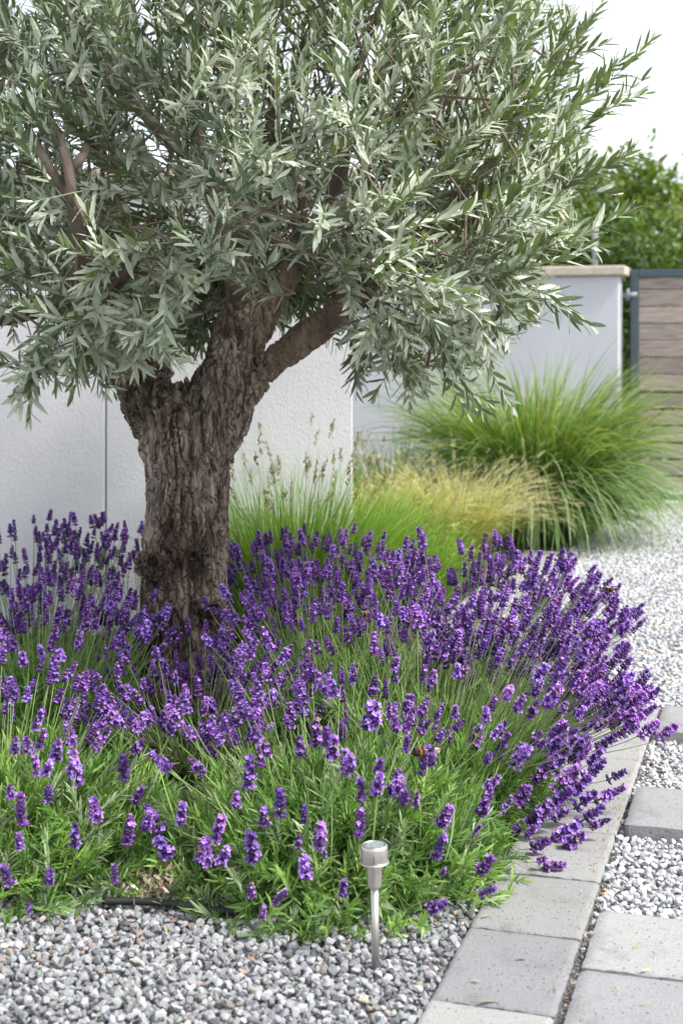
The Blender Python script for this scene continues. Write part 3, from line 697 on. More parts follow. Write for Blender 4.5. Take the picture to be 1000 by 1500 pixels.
# crown limbs, each its own part
nodes = []; nrad = []
def limb(rows, name='branch', parts=True):
    p_, r_ = sp(rows, 5); mb = MB(); r_ = r_ * np.clip((1 - np.linspace(0, 1, len(r_))) / .35, .22, 1)
    p2 = p_ + (np.stack([noise(p_ * 8, 60 + i) for i in range(3)], 1) - .5) * .03 * np.linspace(0, 1, len(p_))[:, None] ** .5
    kk = 4; tt = np.linspace(0, len(p2) - 1, (len(p2) - 1) * kk + 1); p3 = np.stack([np.interp(tt, np.arange(len(p2)), p2[:, i]) for i in range(3)], 1); r3 = np.interp(tt, np.arange(len(r_)), r_)
    tube(p3 - TO, r3, 14, mb=mb); W = mb.v[0]; ctr_ = np.vstack([np.repeat(p3 - TO, 14, 0), p3[:1] - TO, p3[-1:] - TO]); mb.v[0] = ctr_ + (W - ctr_) * (.72 + .6 * fbm((W + TO) * np.array([40, 40, 22]), 3, 80))[:, None]; mb.build('branch', M_BRANCH, tree)
    nodes.extend(list(p2)); nrad.extend(list(r_))
limb([(60, 385, TY - .1, 20), (10, 335, TY - .15, 20), (-60, 290, TY - .2, 14), (-130, 230, TY - .1, 8)])
limb([(128, 450, TY - .06, 16), (124, 390, TY - .5, 10), (106, 300, TY - .85, 7), (99, 240, TY - .9, 6), (86, 185, TY - .85, 5), (60, 90, TY - .7, 5)])
limb([(98, 290, TY - .85, 6), (70, 240, TY - .88, 5.5), (45, 190, TY - .85, 5), (10, 110, TY - .6, 5)])
limb([(100, 250, TY - .88, 6), (128, 215, TY - .8, 5), (150, 150, TY - .15, 5), (190, 60, TY - .1, 4)])
limb([(354, 430, TY, 17), (330, 360, TY - .1, 13), (300, 260, TY - .2, 10), (280, 130, TY - .3, 10), (290, 0, TY - .35, 6)])
limb([(354, 410, TY, 16), (370, 330, TY + .2, 12), (390, 200, TY + .4, 11), (400, 50, TY + .5, 7)])
limb([(478, 315, TY + .07, 12), (505, 220, TY, 9), (520, 110, TY - .05, 7), (560, 0, TY - .1, 7), (590, -90, TY - .1, 5)])
limb([(440, 385, TY + .04, 15), (440, 300, TY - .2, 11), (420, 230, TY - .42, 8), (430, 140, TY - .6, 5)])
limb([(558, 396, TY, 14), (610, 340, TY - .05, 10), (670, 280, TY - .05, 10), (740, 220, TY, 7), (810, 150, TY, 4)])
limb([(545, 408, TY, 13), (600, 400, TY - .2, 10), (660, 400, TY - .35, 7), (720, 410, TY - .45, 4)])
limb([(520, 432, TY - .04, 12), (560, 450, TY - .1, 9), (600, 490, TY - .2, 6), (625, 540, TY - .25, 4)])
limb([(352, 440, TY - .1, 12), (335, 390, TY - .35, 10), (310, 330, TY - .6, 7), (300, 270, TY - .8, 5)])
limb([(150, 470, TY - .05, 12), (170, 420, TY - .3, 9), (200, 380, TY - .55, 6), (190, 320, TY - .75, 4)])
limb([(110, 440, TY - .08, 12), (60, 455, TY - .25, 9), (0, 470, TY - .4, 7), (-50, 480, TY - .5, 4)])
limb([(180, 515, TY, 14), (165, 430, TY + .25, 12), (150, 320, TY + .45, 9), (160, 180, TY + .5, 6)])
limb([(470, 330, TY + .07, 12), (560, 250, TY + .3, 9), (640, 160, TY + .45, 6), (700, 60, TY + .45, 4)])
limb([(300, 250, TY - .2, 10), (220, 180, TY - .25, 8), (150, 90, TY - .3, 6), (100, 0, TY - .3, 4)])
limb([(505, 220, TY, 10), (590, 160, TY - .3, 8), (680, 110, TY - .4, 5), (760, 60, TY - .4, 3)])
nodes = np.array(nodes); nrad = np.array(nrad)

# twig clusters in the crown envelope
CC = np.array([-.26, 4.62, 1.93]); CR = np.array([1.16, 1.0, .98])
from_poly = lambda poly: np.array(poly, float)
def inpoly(x, y, poly):
    c = np.zeros(len(x), bool); n = len(poly)
    for i in range(n):
        x0, y0 = poly[i]; x1, y1 = poly[i - 1]
        m = ((y0 > y) != (y1 > y)) & (x < (x1 - x0) * (y - y0) / (y1 - y0 + 1e-9) + x0); c ^= m
    return c
BARE = [(150, 2000), (165, 590), (205, 520), (262, 500), (300, 415), (395, 395), (470, 425), (515, 500), (520, 640), (560, 640), (600, 2000)]  # open space round the fork
LOW = [(-400, 470), (-200, 560), (0, 590), (60, 560), (110, 535), (190, 550), (262, 500), (300, 415), (400, 395), (480, 430), (510, 520), (560, 550), (640, 565), (710, 545), (770, 490), (815, 440), (845, 330), (860, 200), (850, 60), (800, -60), (850, -300), (-400, -300)]
r = np.random.default_rng(5)
def sample_tips(n):
    d = nrm(r.normal(size=(n, 3))); rad = r.uniform(.12, 1, n) ** .5
    return CC + d * rad[:, None] * CR, d, rad
twig_pts = []                                                      # (path, order)
tips, td, trad = sample_tips(3200)
x, y = to_px(tips); LB_ = [(-400, 470), (-200, 540), (60, 560), (190, 555), (250, 528), (300, 525), (345, 500), (400, 480), (470, 470), (505, 540), (640, 565), (710, 545), (770, 490), (815, 440), (845, 330), (860, 200), (850, 60), (800, -60), (850, -300), (-400, -300)]
keep = np.where(tips[:, 1] < TY + .12, inpoly(x, y, LOW) & ~inpoly(x, y, BARE), inpoly(x, y, LB_)) & (tips[:, 1] < 5.85) & (tips[:, 1] > 3.55)
tips, td, trad = tips[keep], td[keep], trad[keep]
tips = tips[:860]; td = td[:860]; trad = trad[:860]
# hand set outer sprays seen in the photo: start px, end px, depth
sprays = [((700, 260), (955, 62), 4.3, 4.2), ((720, 190), (880, 5), 4.5, 4.45), ((640, 330), (935, 115), 4.4, 4.3), ((700, 330), (930, 215), 4.4, 4.35), ((690, 385), (925, 305), 4.2, 4.05),
          ((640, 370), (868, 478), 4.1, 3.95), ((600, 400), (862, 370), 4.1, 3.9), ((610, 430), (745, 590), 4.3, 4.1), ((570, 450), (715, 612), 4.4, 4.3), ((560, 440), (600, 590), 4.5, 4.4), ((520, 440), (520, 575), 4.6, 4.55),
          ((600, 340), (760, 470), 4.2, 4.0), ((60, 470), (40, 612), 4.2, 4.1), ((110, 500), (20, 580), 4.3, 4.1), ((150, 440), (110, 560), 4.3, 4.2), ((250, 355), (125, 425), 4.0, 3.8), ((130, 460), (245, 520), 4.2, 4.0), ((150, 410), (205, 560), 4.3, 4.1),
          ((170, 360), (215, 505), 5.15, 5.1), ((200, 350), (255, 500), 5.2, 5.15), ((250, 330), (245, 480), 5.25, 5.2), ((270, 340), (305, 490), 5.2, 5.15), ((300, 350), (285, 500), 5.3, 5.3), ((230, 330), (320, 440), 5.25, 5.2),
          ((180, 400), (262, 515), 5.0, 5.0), ((330, 360), (235, 455), 5.3, 5.2), ((200, 330), (270, 430), 5.0, 4.95), ((400, 360), (440, 450), 5.25, 5.2), ((420, 350), (400, 470), 5.3, 5.25), ((440, 340), (470, 430), 5.2, 5.2), ((380, 350), (425, 440), 5.1, 5.05),
          ((110, 430), (175, 545), 4.35, 4.25), ((160, 420), (240, 500), 4.4, 4.3), ((90, 440), (150, 570), 4.45, 4.4), ((230, 380), (200, 480), 4.3, 4.15), ((260, 350), (265, 450), 4.3, 4.2),
          ((180, 260), (75, 130), 4.1, 3.9), ((350, 190), (200, 90), 4.1, 3.8), ((420, 260), (300, 165), 4.0, 3.8), ((440, 330), (290, 240), 4.0, 3.75), ((400, 260), (560, 180), 4.1, 3.8), ((470, 330), (700, 310), 4.0, 3.8), ((500, 380), (640, 470), 4.1, 3.9),
          ((300, 420), (310, 340), 4.0, 3.75), ((480, 390), (700, 440), 4.0, 3.8), ((640, 240), (800, 120), 4.3, 4.2), ((560, 130), (720, -10), 4.3, 4.2), ((650, 200), (900, 100), 4.6, 4.6), ((60, 330), (-30, 250), 4.1, 3.9), ((90, 400), (-20, 420), 4.1, 3.9), ((430, 430), (330, 400), 4.2, 4.0)]
for _ in range(26):
    a_ = random.uniform(160, 345); yy = random.uniform(5.05, 5.5); sprays.append(((a_, random.uniform(320, 390)), (min(335, max(185, a_ + random.uniform(-60, 60))), random.uniform(420, 505)), yy, yy + random.uniform(-.05, .1)))
for _ in range(7):
    a_ = random.uniform(385, 480); yy = random.uniform(5.1, 5.5); sprays.append(((a_, random.uniform(340, 380)), (a_ + random.uniform(-30, 30), random.uniform(420, 465)), yy, yy))
TW = MB(); LV_pos, LV_dir, LV_nor, LV_L, LV_c = [], [], [], [], []
def leafy(path, rad0, dens=1.0, big=1.0):
    n = len(path); seg = np.linalg.norm(np.diff(path, axis=0), axis=1); Ltot = seg.sum()
    cum = np.concatenate([[0], np.cumsum(seg)]); sp_ = .0188 / dens; s0 = min(.06, Ltot * .15)
    ss = np.arange(s0, Ltot, sp_); ph = r.uniform(0, math.pi)
    col0 = (.31, .33, .22) if r.random() < .6 else (.22, .2, .15)
    tube(path - TO, np.linspace(rad0, .0010, n), 5, False, TW, col0)
    out = nrm(path[n // 2] - CC); twig_tone = r.uniform(.72, 1.3); yel = r.random()  # random overall leaf tone and yellowness for each twig
    for i, s in enumerate(ss):
        j = min(n - 2, np.searchsorted(cum, s) - 1); f = (s - cum[j]) / max(seg[j], 1e-6); p_ = path[j] * (1 - f) + path[j + 1] * f; t_ = nrm(path[j + 1] - path[j])
        u = nrm(np.cross(t_, [0.1, 0, 1.])); v = np.cross(t_, u); a = ph + (i % 2) * math.pi / 2 + r.normal(0, .35)
        fr = s / Ltot; spread = (.95 - .45 * fr) + r.normal(0, .14)
        for sgn in (0, math.pi):
            if r.random() < .07: continue
            o_ = u * math.cos(a + sgn) + v * math.sin(a + sgn)
            d_ = nrm(t_ * math.cos(spread) + o_ * math.sin(spread) + np.array([0, 0, .10]) + r.normal(0, .07, 3))
            nn = nrm(t_ * .8 - o_ * .45 + np.array([0, 0, .75]) + r.normal(0, .25, 3))
            LV_pos.append(p_); LV_dir.append(d_); LV_nor.append(nn); LV_L.append(big * r.uniform(.052, .082) * (1 - .35 * max(0, fr - .8) / .2) * (.7 if fr < .1 else 1))
            g = twig_tone * r.uniform(.75, 1.25); rightness = np.clip((path[-1][0] + .2) / 1.0, 0, 1); base = np.array([.13, .18, .11]) if yel < .6 - .4 * rightness else np.array([.155, .20, .075])
            LV_c.append(base * g)
    # terminal leaf pair
    for k in range(2):
        LV_pos.append(path[-1]); LV_dir.append(nrm(nrm(path[-1] - path[-2]) + r.normal(0, .25, 3))); LV_nor.append(nrm(r.normal(0, .4, 3) + [0, 0, 1])); LV_L.append(.035); LV_c.append(np.array([.19, .25, .13]))
def arc(a, b, sag, n=9):
    m = (a + b) / 2 + sag; t = np.linspace(0, 1, n)[:, None]; q = (1 - t) ** 2 * a + 2 * t * (1 - t) * m + t * t * b
    return q + (np.stack([noise(q * 9, 70 + i) for i in range(3)], 1) - .5) * .025 * t
for (s, e, y0, y1) in sprays:
    a = P(*s, y0); b = P(*e, y1); dn = b[2] < a[2]
    j = np.argmin(np.linalg.norm(nodes - a, axis=1)); base = arc(nodes[j], a, np.array([0, 0, .02]), 7)
    tube(base - TO, np.linspace(.006, .003, 7), 6, False, TW, (.2, .16, .12))
    leafy(arc(a, b, np.array([0, 0, .06 if dn else -.05]), 12), .0028, 1.0, 1.12)
    for q in range(3):                                             # side shoots
        f = r.uniform(.1, .7); c = a * (1 - f) + b * f; d = nrm(nrm(b - a) + nrm(r.normal(size=3)) * .7 + np.array([0, -.1, .15]))
        e2 = c + d * r.uniform(.12, .24); leafy(arc(c, e2, np.array([0, 0, .01]), 7), .0018, 1.0, 1.0)
LOWB = [(-400, 470), (-200, 540), (60, 560), (190, 555), (250, 528), (300, 525), (345, 500), (400, 480), (470, 470), (505, 540), (640, 565), (710, 545), (770, 490), (815, 440), (845, 330), (860, 200), (850, 60), (800, -60), (850, -300), (-400, -300)]
def inside(p):
    ex, ey = to_px(p); f = p[:, 1] < TY + .12
    return np.where(f, inpoly(ex, ey, LOW) & ~inpoly(ex, ey, BARE), inpoly(ex, ey, LOWB))
order = np.argsort(np.linalg.norm(tips - np.array([-.3, 4.75, 1.5]), axis=1))
extra = []; exr = []
allnodes = nodes.copy()
for i in order:
    tip = tips[i]; j = np.argmin(np.linalg.norm(allnodes - tip, axis=1) + .25 * np.maximum(0, np.linalg.norm(allnodes - CC, axis=1) - np.linalg.norm(tip - CC)))
    st = allnodes[j]; outd = nrm((tip - CC) / CR); L = r.uniform(.24, .48)
    low = tip[2] < 1.5
    d = nrm(outd * .9 + np.array([0, 0, -.2 if low and r.random() < .5 else .75]) + r.normal(0, .30, 3))
    base = tip - d * L * .35; end = tip + d * L * .65
    # keep ends inside the outline
    for _ in range(6):
        if inside(end[None])[0] and end[1] < 5.95: break
        end = base + (end - base) * .8
    if np.linalg.norm(end - base) < .09: continue
    gap = np.linalg.norm(base - st)
    q = arc(st, base, np.array([0, 0, -.03 * gap]), 7)
    tube(q - TO, np.linspace(min(.012, .003 + gap * .012), .0026, 7), 6, False, TW, (.17, .13, .10))
    if gap > .06: allnodes = np.vstack([allnodes, q[2:6]])
    leafy(arc(base, end, np.array([0, 0, -.05 * L if d[2] > 0 else .10 * L]), 9), .0024, .92)
    if r.random() < .75:
        c = (base + end) / 2; d3 = nrm(d + nrm(r.normal(size=3)) * .8); e3 = c + d3 * r.uniform(.1, .2); 
        if inside(e3[None])[0]: leafy(arc(c, e3, np.zeros(3), 6), .0016, .95)
LVp = np.array(LV_pos); x, y = to_px(LVp)
kp = ~inpoly(x, y, BARE) | ((LVp[:, 1] < 4.5) & (y < 545) & (x < 262)) | ((LVp[:, 1] < 4.3) & (y < 470)) | ((LVp[:, 1] > TY + .1) & inpoly(x, y, LOWB))
kp &= ~((x > 82) & (x < 128) & (y > 220) & (y < 345) & (LVp[:, 1] < 3.95))
LVd = np.array(LV_dir)[kp]; LVn = np.array(LV_nor)[kp]; LVL = np.array(LV_L)[kp]; LVc = np.array(LV_c)[kp]; LVp = LVp[kp]; N = len(LVp)
print('olive leaves', N)
ts = [0, .12, .38, .68, .9, 1]; ws = [.07, .33, .5, .43, .2, .02]; V = []
for t_, w_ in zip(ts, ws): V += [(t_, -w_, .12 * (w_ > .1)), (t_, 0, -.0), (t_, w_, .12 * (w_ > .1))]
OLV = np.array(V); OLF = grid_faces(len(ts), 3)[:, ::-1]
mb = MB(); strips(OLV, OLF, LVp - TO, LVd, LVn, LVL, LVL * r.uniform(.165, .235, N), r.normal(.06, .12, N), LVc, mb)
tag(mb.build('crown', M_OLIVE, tree), kind='stuff'); tag(TW.build('twigs', M_TWIG, tree), kind='stuff')

# ------------------------------------------------------------------ lavender
def make_spike(seed, full=1.0, lo=False, buds=False):
    """one flower head, base at origin, pointing +Z, about 45 mm long"""
    r = np.random.default_rng(seed); mb = MB(); nw = int(r.integers(6, 9)); 
    hb = r.uniform(.72, 1.25); hh_ = r.uniform(-.10, .08); HT = hb * np.array([1 + hh_, 1, 1 - hh_ * .4]); dark = np.array([.095, .043, .19]) * HT; mid = np.array([.215, .080, .37]) * HT; lite = np.array([.47, .25, .70]) * HT; greyc = np.array([.20, .17, .22])
    z = 0; ln = .0
    T = np.array([(0, -.12, 0), (0, .12, 0), (.5, -.5, .1), (.5, .5, .1), (1, -.25, 0), (1, .25, 0)]); 
    V1, F1 = ICO[1]
    # calyx: small elongated solid
    sides = 4 if lo else 5; prof = np.array([(.15, 0), (.5, .35), (.46, .75), (.12, 1)])
    a = np.arange(sides) / sides * 2 * math.pi
    cal = np.stack([np.outer(prof[:, 0], np.cos(a)), np.outer(prof[:, 0], np.sin(a)), np.repeat(prof[:, 1][:, None], sides, 1)], -1).reshape(-1, 3); calF = grid_faces(4, sides, True)
    if r.random() < .45: zs = [0.0] + list(.011 + np.arange(nw - 1) * .0055)      # a separate lower whorl
    else: zs = list(np.arange(nw) * .0056)
    for w, z in enumerate(zs):
        f = w / (nw - 1); R_ = .0030 * (1 - .62 * f); k = int(round((9 if not lo else 7) * (1 - .35 * f)))
        for q in range(k):
            az = q / k * 2 * math.pi + w * .7 + r.normal(0, .15); el = .35 + .75 * f + r.normal(0, .15)
            o = np.array([math.cos(az), math.sin(az), 0]); d = nrm(o * math.cos(el) + np.array([0, 0, math.sin(el)]))
            p0 = o * R_ * .5 + np.array([0, 0, z + r.normal(0, .0008)]); L = r.uniform(.0062, .0078) * (1 - .15 * f)
            u = nrm(np.cross(d, [0, .1, 1.])); v = np.cross(d, u); C = (dark if r.random() < .45 else mid) * r.uniform(.75, 1.25); C = greyc * r.uniform(.7, 1.2) if r.random() < .10 else C
            mb.add(p0 + (cal[:, :1] * u + cal[:, 1:2] * v) * .0042 + cal[:, 2:] * d * L, calF, C)
            if r.random() < .62 * full and not buds:                # open floret: a little two lipped flower
                e = p0 + d * L * .9; C = lite * r.uniform(.7, 1.2) if r.random() < .8 else (mid if r.random() < .7 else np.array([.34, .24, .17]))
                m_ = 4 if not lo else 3
                for g in range(m_):
                    b = g / m_ * 2 * math.pi + r.normal(0, .3); pd = nrm(d * .65 + (u * math.cos(b) + v * math.sin(b)))
                    sd_ = np.cross(pd, d); sd_ = nrm(sd_) * .0016
                    W = np.array([e - sd_ * .4, e + sd_ * .4, e + pd * .0026 + sd_, e + pd * .0026 - sd_, e + pd * .0041 + sd_ * .4, e + pd * .0041 - sd_ * .4])
                    mb.add(W, [(0, 1, 2, 3), (3, 2, 4, 5)], C)
    tube([(0, 0, -.004), (0, 0, zs[-1])], .0012, 4, True, mb, (.12, .12, .08))
    return mb
SPM = [make_spike(100 + i, 1.0 if i < 8 else .35).mesh('flower_head', M_LAVFLOWER) for i in range(12)]
SPB = [make_spike(200 + i, .2, buds=(i % 2 == 0)).mesh('flower_head', M_LAVFLOWER) for i in range(4)]
LOW_S = []
for i in range(8):
    m_ = make_spike(300 + i, 1.0 if i < 5 else .3, lo=True); LOW_S.append((np.concatenate(m_.v), m_.f, np.concatenate(m_.c)))
def merge_faces(fl):
    q = [f for f in fl if f.shape[1] == 4]; t = [f for f in fl if f.shape[1] == 3]
    return (np.concatenate(q), np.concatenate(t) if t else np.zeros((0, 3), int))
LOW_S = [(v, *merge_faces(f), c) for v, f, c in LOW_S]
def basis(d):
    d = nrm(d); ref = np.array([.3, 1., .1]); u = nrm(np.cross(d, ref)); return u, np.cross(d, u), d
SEGL = 7
LTS = [0, .5, 1]; 
LTV = np.array([(0, -.22, 0), (0, .22, 0), (.3, -.48, .06), (.3, .48, .06), (.7, -.42, .04), (.7, .42, .04), (1, -.05, 0), (1, .05, 0)]); LTF = grid_faces(4, 2)
def hit_dome(c, rx, h, px, py, k=1.06):
    """where the sight line through a photo point meets this plant's dome"""
    d = np.array([(px - 500) / FPX, 1, -(py - HOR) / FPX]); o = np.array([0, 0, CAMH]); s = np.array([rx, rx, h]) * k
    oo = (o - np.array([c[0], c[1], 0])) / s; dd = d / s; A = dd @ dd; B = 2 * oo @ dd; C = oo @ oo - 1; D = B * B - 4 * A * C
    t = (-B - math.sqrt(D)) / (2 * A) if D > 0 else -B / (2 * A)
    return o + d * t
def lavender(label, c, rx, h, shoots, nspk, Lr, tilt, lean, fixed=(), seed=0, front=.25, hs=(1.0, 1.35), leafcol=None, faded=0.1, rb=.16, budp=.2, azc=None, free=(), long_=0):
    r = np.random.default_rng(seed); root = empty('lavender_plant', (c[0], c[1], 0)); tag(root, label, 'lavender', 'lavender plants round the olive tree')
    cc = np.array([c[0], c[1], 0.])
    # ---- foliage
    d = r.normal(size=(shoots, 3)); d[:, 2] = np.abs(d[:, 2]) * .9; d = nrm(d); sc = r.uniform(.62, 1.04, (shoots, 1))
    tip = d * np.array([rx, rx, h]) * sc; tip[:, 2] = np.maximum(tip[:, 2], .012)
    nd = nrm(d * .75 + np.array([0, 0, .35]) + r.normal(0, .28, (shoots, 3)) + np.array([lean[0], lean[1], 0]) * .25)
    pos, dr, nr, LL, cl = [], [], [], [], []; st = MB()
    lc = np.array(leafcol if leafcol else [(.125, .235, .055), (.18, .305, .075), (.27, .34, .19), (.10, .18, .05), (.23, .36, .09)])
    for i in range(shoots):
        t = tip[i]; Ls = r.uniform(.07, .13); b = t - nd[i] * Ls; n = int(Ls / .0085); ph = r.uniform(0, 3); cb = lc[r.integers(0, len(lc))] * r.uniform(.8, 1.2)
        tube([b - nd[i] * .04, b, t], [.0014, .0012, .0007], 4, False, st, cb * .9)
        u, v, w = basis(nd[i])
        for k in range(n):
            f = k / max(1, n - 1); p_ = b + (t - b) * f
            for sg in (0, math.pi):
                a = ph + (k % 2) * 1.57 + sg + r.normal(0, .25); s_ = (.95 - .6 * f) + r.normal(0, .12); o = u * math.cos(a) + v * math.sin(a)
                pos.append(p_); dr.append(w * math.cos(s_) + o * math.sin(s_)); nr.append(w * .7 - o * .4 + np.array([0, 0, .5])); LL.append(r.uniform(.040, .070) * (1 - .35 * f)); cl.append(cb * r.uniform(.75, 1.35))
    n = len(pos); pos = np.array(pos); LL = np.array(LL)
    dr = np.array(dr); nr = np.array(nr) + r.normal(0, .3, (n, 3)); cl = np.array(cl)
    mb = MB(); strips(LTV, LTF, pos, dr, nr, LL, np.clip(LL * .122, .0036, .0075), r.normal(.10, .16, n), cl, mb)
    tag(mb.build('foliage', M_LAVLEAF, root), kind='stuff')
    if long_:
        a = r.uniform(0, 6.28, long_); q = r.uniform(.15, .85, long_) * rx; b_ = np.stack([q * np.cos(a), q * np.sin(a), np.full(long_, h * .35)], 1)
        dl = nrm(np.stack([np.cos(a) * .45 + lean[0], np.sin(a) * .35 + lean[1], np.full(long_, .9)], 1) + r.normal(0, .16, (long_, 3)))
        cl2 = lc[r.integers(0, len(lc), long_)] * r.uniform(.9, 1.35, (long_, 1))
        mb2 = MB(); LN = r.uniform(.12, .26, long_); TL = np.array([v_ for t_, w_ in ((0, .3), (.2, .45), (.45, .5), (.7, .42), (.88, .25), (1, .04)) for v_ in ((t_, -w_, .1), (t_, 0, 0), (t_, w_, .1))])
        strips(TL, grid_faces(6, 3), b_, dl, nrm(r.normal(size=(long_, 3)) + [0, -.6, .4]), LN, r.uniform(.0035, .006, long_), r.uniform(-.1, .4, long_), cl2, mb2)
        tag(mb2.build('long_leaves', M_LAVLEAF, root), kind='stuff')
    # ---- flower stalks: (base, tip, size, head dir)
    stalks = []
    for (px, py, lp, ang) in fixed:
        q = hit_dome(c, rx, h, px, py, 1.12); Y = q[1]; Lh = lp * Y / FPX; a = R(ang)
        hd = nrm(np.array([math.sin(a), -.25, math.cos(a)])); top = q + np.array([math.sin(a), 0, math.cos(a)]) * Lh / 2 - cc; bs = top - hd * Lh
        b0 = np.array([bs[0] * .35, bs[1] * .35 + .02, .05]); stalks.append((b0, bs, Lh, hd, True))
    for (px, py, lp, ang, Y) in free:
        a = R(ang); Lh = lp * Y / FPX; hd = nrm(np.array([math.sin(a), -.1, math.cos(a)])); mid_ = P(px, py, Y) - cc; bs = mid_ - hd * Lh / 2
        stalks.append((np.array([bs[0] * .25, bs[1] * .25, .06]), bs, Lh, hd, True))
    k = 0; guard = 0
    while k < nspk and guard < nspk * 20:
        guard += 1
        a = r.uniform(0, 2 * math.pi) if azc is None else r.normal(azc[0], azc[1])
        if math.sin(a) < -.2 and r.random() > front: continue
        th = tilt[0] + (tilt[1] - tilt[0]) * math.sqrt(r.random()); q = math.sqrt(r.random())
        b0 = np.array([rb * q * math.cos(a), rb * q * math.sin(a), .05]); dv = nrm(np.array([math.sin(th) * math.cos(a) + lean[0], math.sin(th) * math.sin(a) + lean[1], math.cos(th)]) + r.normal(0, .05, 3))
        L = r.uniform(*Lr); bs = b0 + dv * L
        if bs[2] < .06: continue
        Wp = bs + cc
        if Wp[1] > 6.0 or (abs(Wp[0] - TO[0]) < .17 and abs(Wp[1] - TY) < .2) : continue
        hd = nrm(dv + np.array([0, 0, .25]) + r.normal(0, .12, 3)); stalks.append((b0, bs, .043 * r.uniform(*hs) * .98, hd, False)); k += 1
    wp = [s[1] + cc for s in stalks]
    def score(i):
        s = stalks[i]; X, Y_ = to_px(wp[i]); inside = (-20 < X < 1010) and (Y_ < 1500); return (0 if inside else 10) + wp[i][1] - (1 if s[4] else 0)
    order = sorted(range(len(stalks)), key=score); restS = MB(); restH = MB()
    for rank, i in enumerate(order):
        b0, bs, Lh, hd, fx = stalks[i]; m1 = (b0 + bs) / 2 + np.array([0, 0, .05 * np.linalg.norm(bs[:2] - b0[:2])]) + r.normal(0, .008, 3)
        t = np.linspace(0, 1, SEGL)[:, None]; m2 = bs - hd * .06
        pts = (1 - t) ** 3 * b0 + 3 * (1 - t) ** 2 * t * m1 + 3 * (1 - t) * t * t * m2 + t ** 3 * bs
        sc_col = np.array([.27, .37, .15]) * r.uniform(.8, 1.3) * (np.array([1.5, 1.25, 1.4]) if r.random() < .25 else 1)
        u, v, w = basis(hd); a = r.uniform(0, 6.28); u, v = u * math.cos(a) + v * math.sin(a), -u * math.sin(a) + v * math.cos(a)
        s_ = Lh / .043
        if rank < 100:
            sm_ = MB(); tube(pts - bs, np.linspace(.00135, .00095, SEGL), 4, False, sm_, sc_col)
            stalk = sm_.build('flower_stalk', M_LAVLEAF, root, loc=bs)
            me = (SPB if r.random() < budp else SPM); me = me[r.integers(0, len(me))]
            ho = link('flower_head', me, stalk); M = Matrix(((u[0], v[0], w[0]), (u[1], v[1], w[1]), (u[2], v[2], w[2]))).to_4x4()
            wide = r.uniform(1.05, 1.4)
            ho.matrix_local = M @ Matrix.Diagonal((s_ * wide, s_ * wide, s_, 1))
        else:
            tube(pts, np.linspace(.0013, .00095, SEGL), 3, False, restS, sc_col)
            v0, fq, ft, c0_ = LOW_S[r.integers(0, 8)]; W = bs + (v0[:, :1] * u + v0[:, 1:2] * v) * s_ * 1.25 + v0[:, 2:] * w * s_
            n0 = restH.n; restH.add(W, fq, c0_ * r.uniform(.8, 1.2))
            if len(ft): restH.f.append(ft + n0); restH.m.append(np.zeros(len(ft)))
    st.build('shoots', M_LAVLEAF, root)
    if restH.n: tag(restS.build('flower_stalks', M_LAVLEAF, root), kind='stuff'); tag(restH.build('flower_heads', M_LAVFLOWER, root), kind='stuff')

fixL = [(30, 1188, 50, 0), (70, 1162, 30, 5), (100, 1072, 45, 0), (40, 1090, 30, -5), (8, 1282, 38, -10), (72, 1284, 28, 5), (168, 1281, 30, 0), (28, 1232, 26, 0), (138, 1183, 42, 0), (110, 1222, 42, 5), (188, 1218, 42, 10),
        (222, 1198, 50, -25), (236, 1240, 44, -30), (180, 1122, 45, 0), (150, 1050, 40, 10), (15, 1158, 28, 0), (52, 1122, 30, -5), (42, 1330, 18, 0), (110, 1130, 46, -5), (205, 1162, 40, 30), (215, 1205, 30, 10)]
fixR = [(300, 1245, 50, 10), (330, 1252, 36, 25), (368, 1240, 52, -5), (365, 1135, 42, 0), (410, 1175, 50, 0), (387, 1195, 34, 0), (437, 1233, 26, 10), (446, 1268, 45, -5), (469, 1225, 38, 5), (410, 1316, 30, 40), (368, 1304, 26, 0), (385, 1338, 18, 10),
        (503, 1300, 30, 5), (528, 1207, 45, 5), (528, 1155, 42, 0), (487, 1092, 46, 5), (463, 1074, 52, 0), (545, 1045, 52, 5), (505, 1115, 34, 5), (585, 1142, 50, -5), (645, 1240, 46, 15), (655, 1193, 46, 25), (642, 1328, 34, 62), (716, 1265, 44, 40),
        (716, 1306, 30, 62), (650, 1276, 16, 20), (712, 1175, 48, 20), (625, 1105, 46, 5), (382, 1108, 36, 0), (372, 1056, 56, 0), (446, 1192, 32, 0), (320, 1215, 40, 15), (265, 1195, 30, 10), (345, 1170, 30, 0), (560, 1240, 20, 0), (610, 1170, 24, 10), (700, 1215, 20, 30), (475, 1250, 18, 0)]
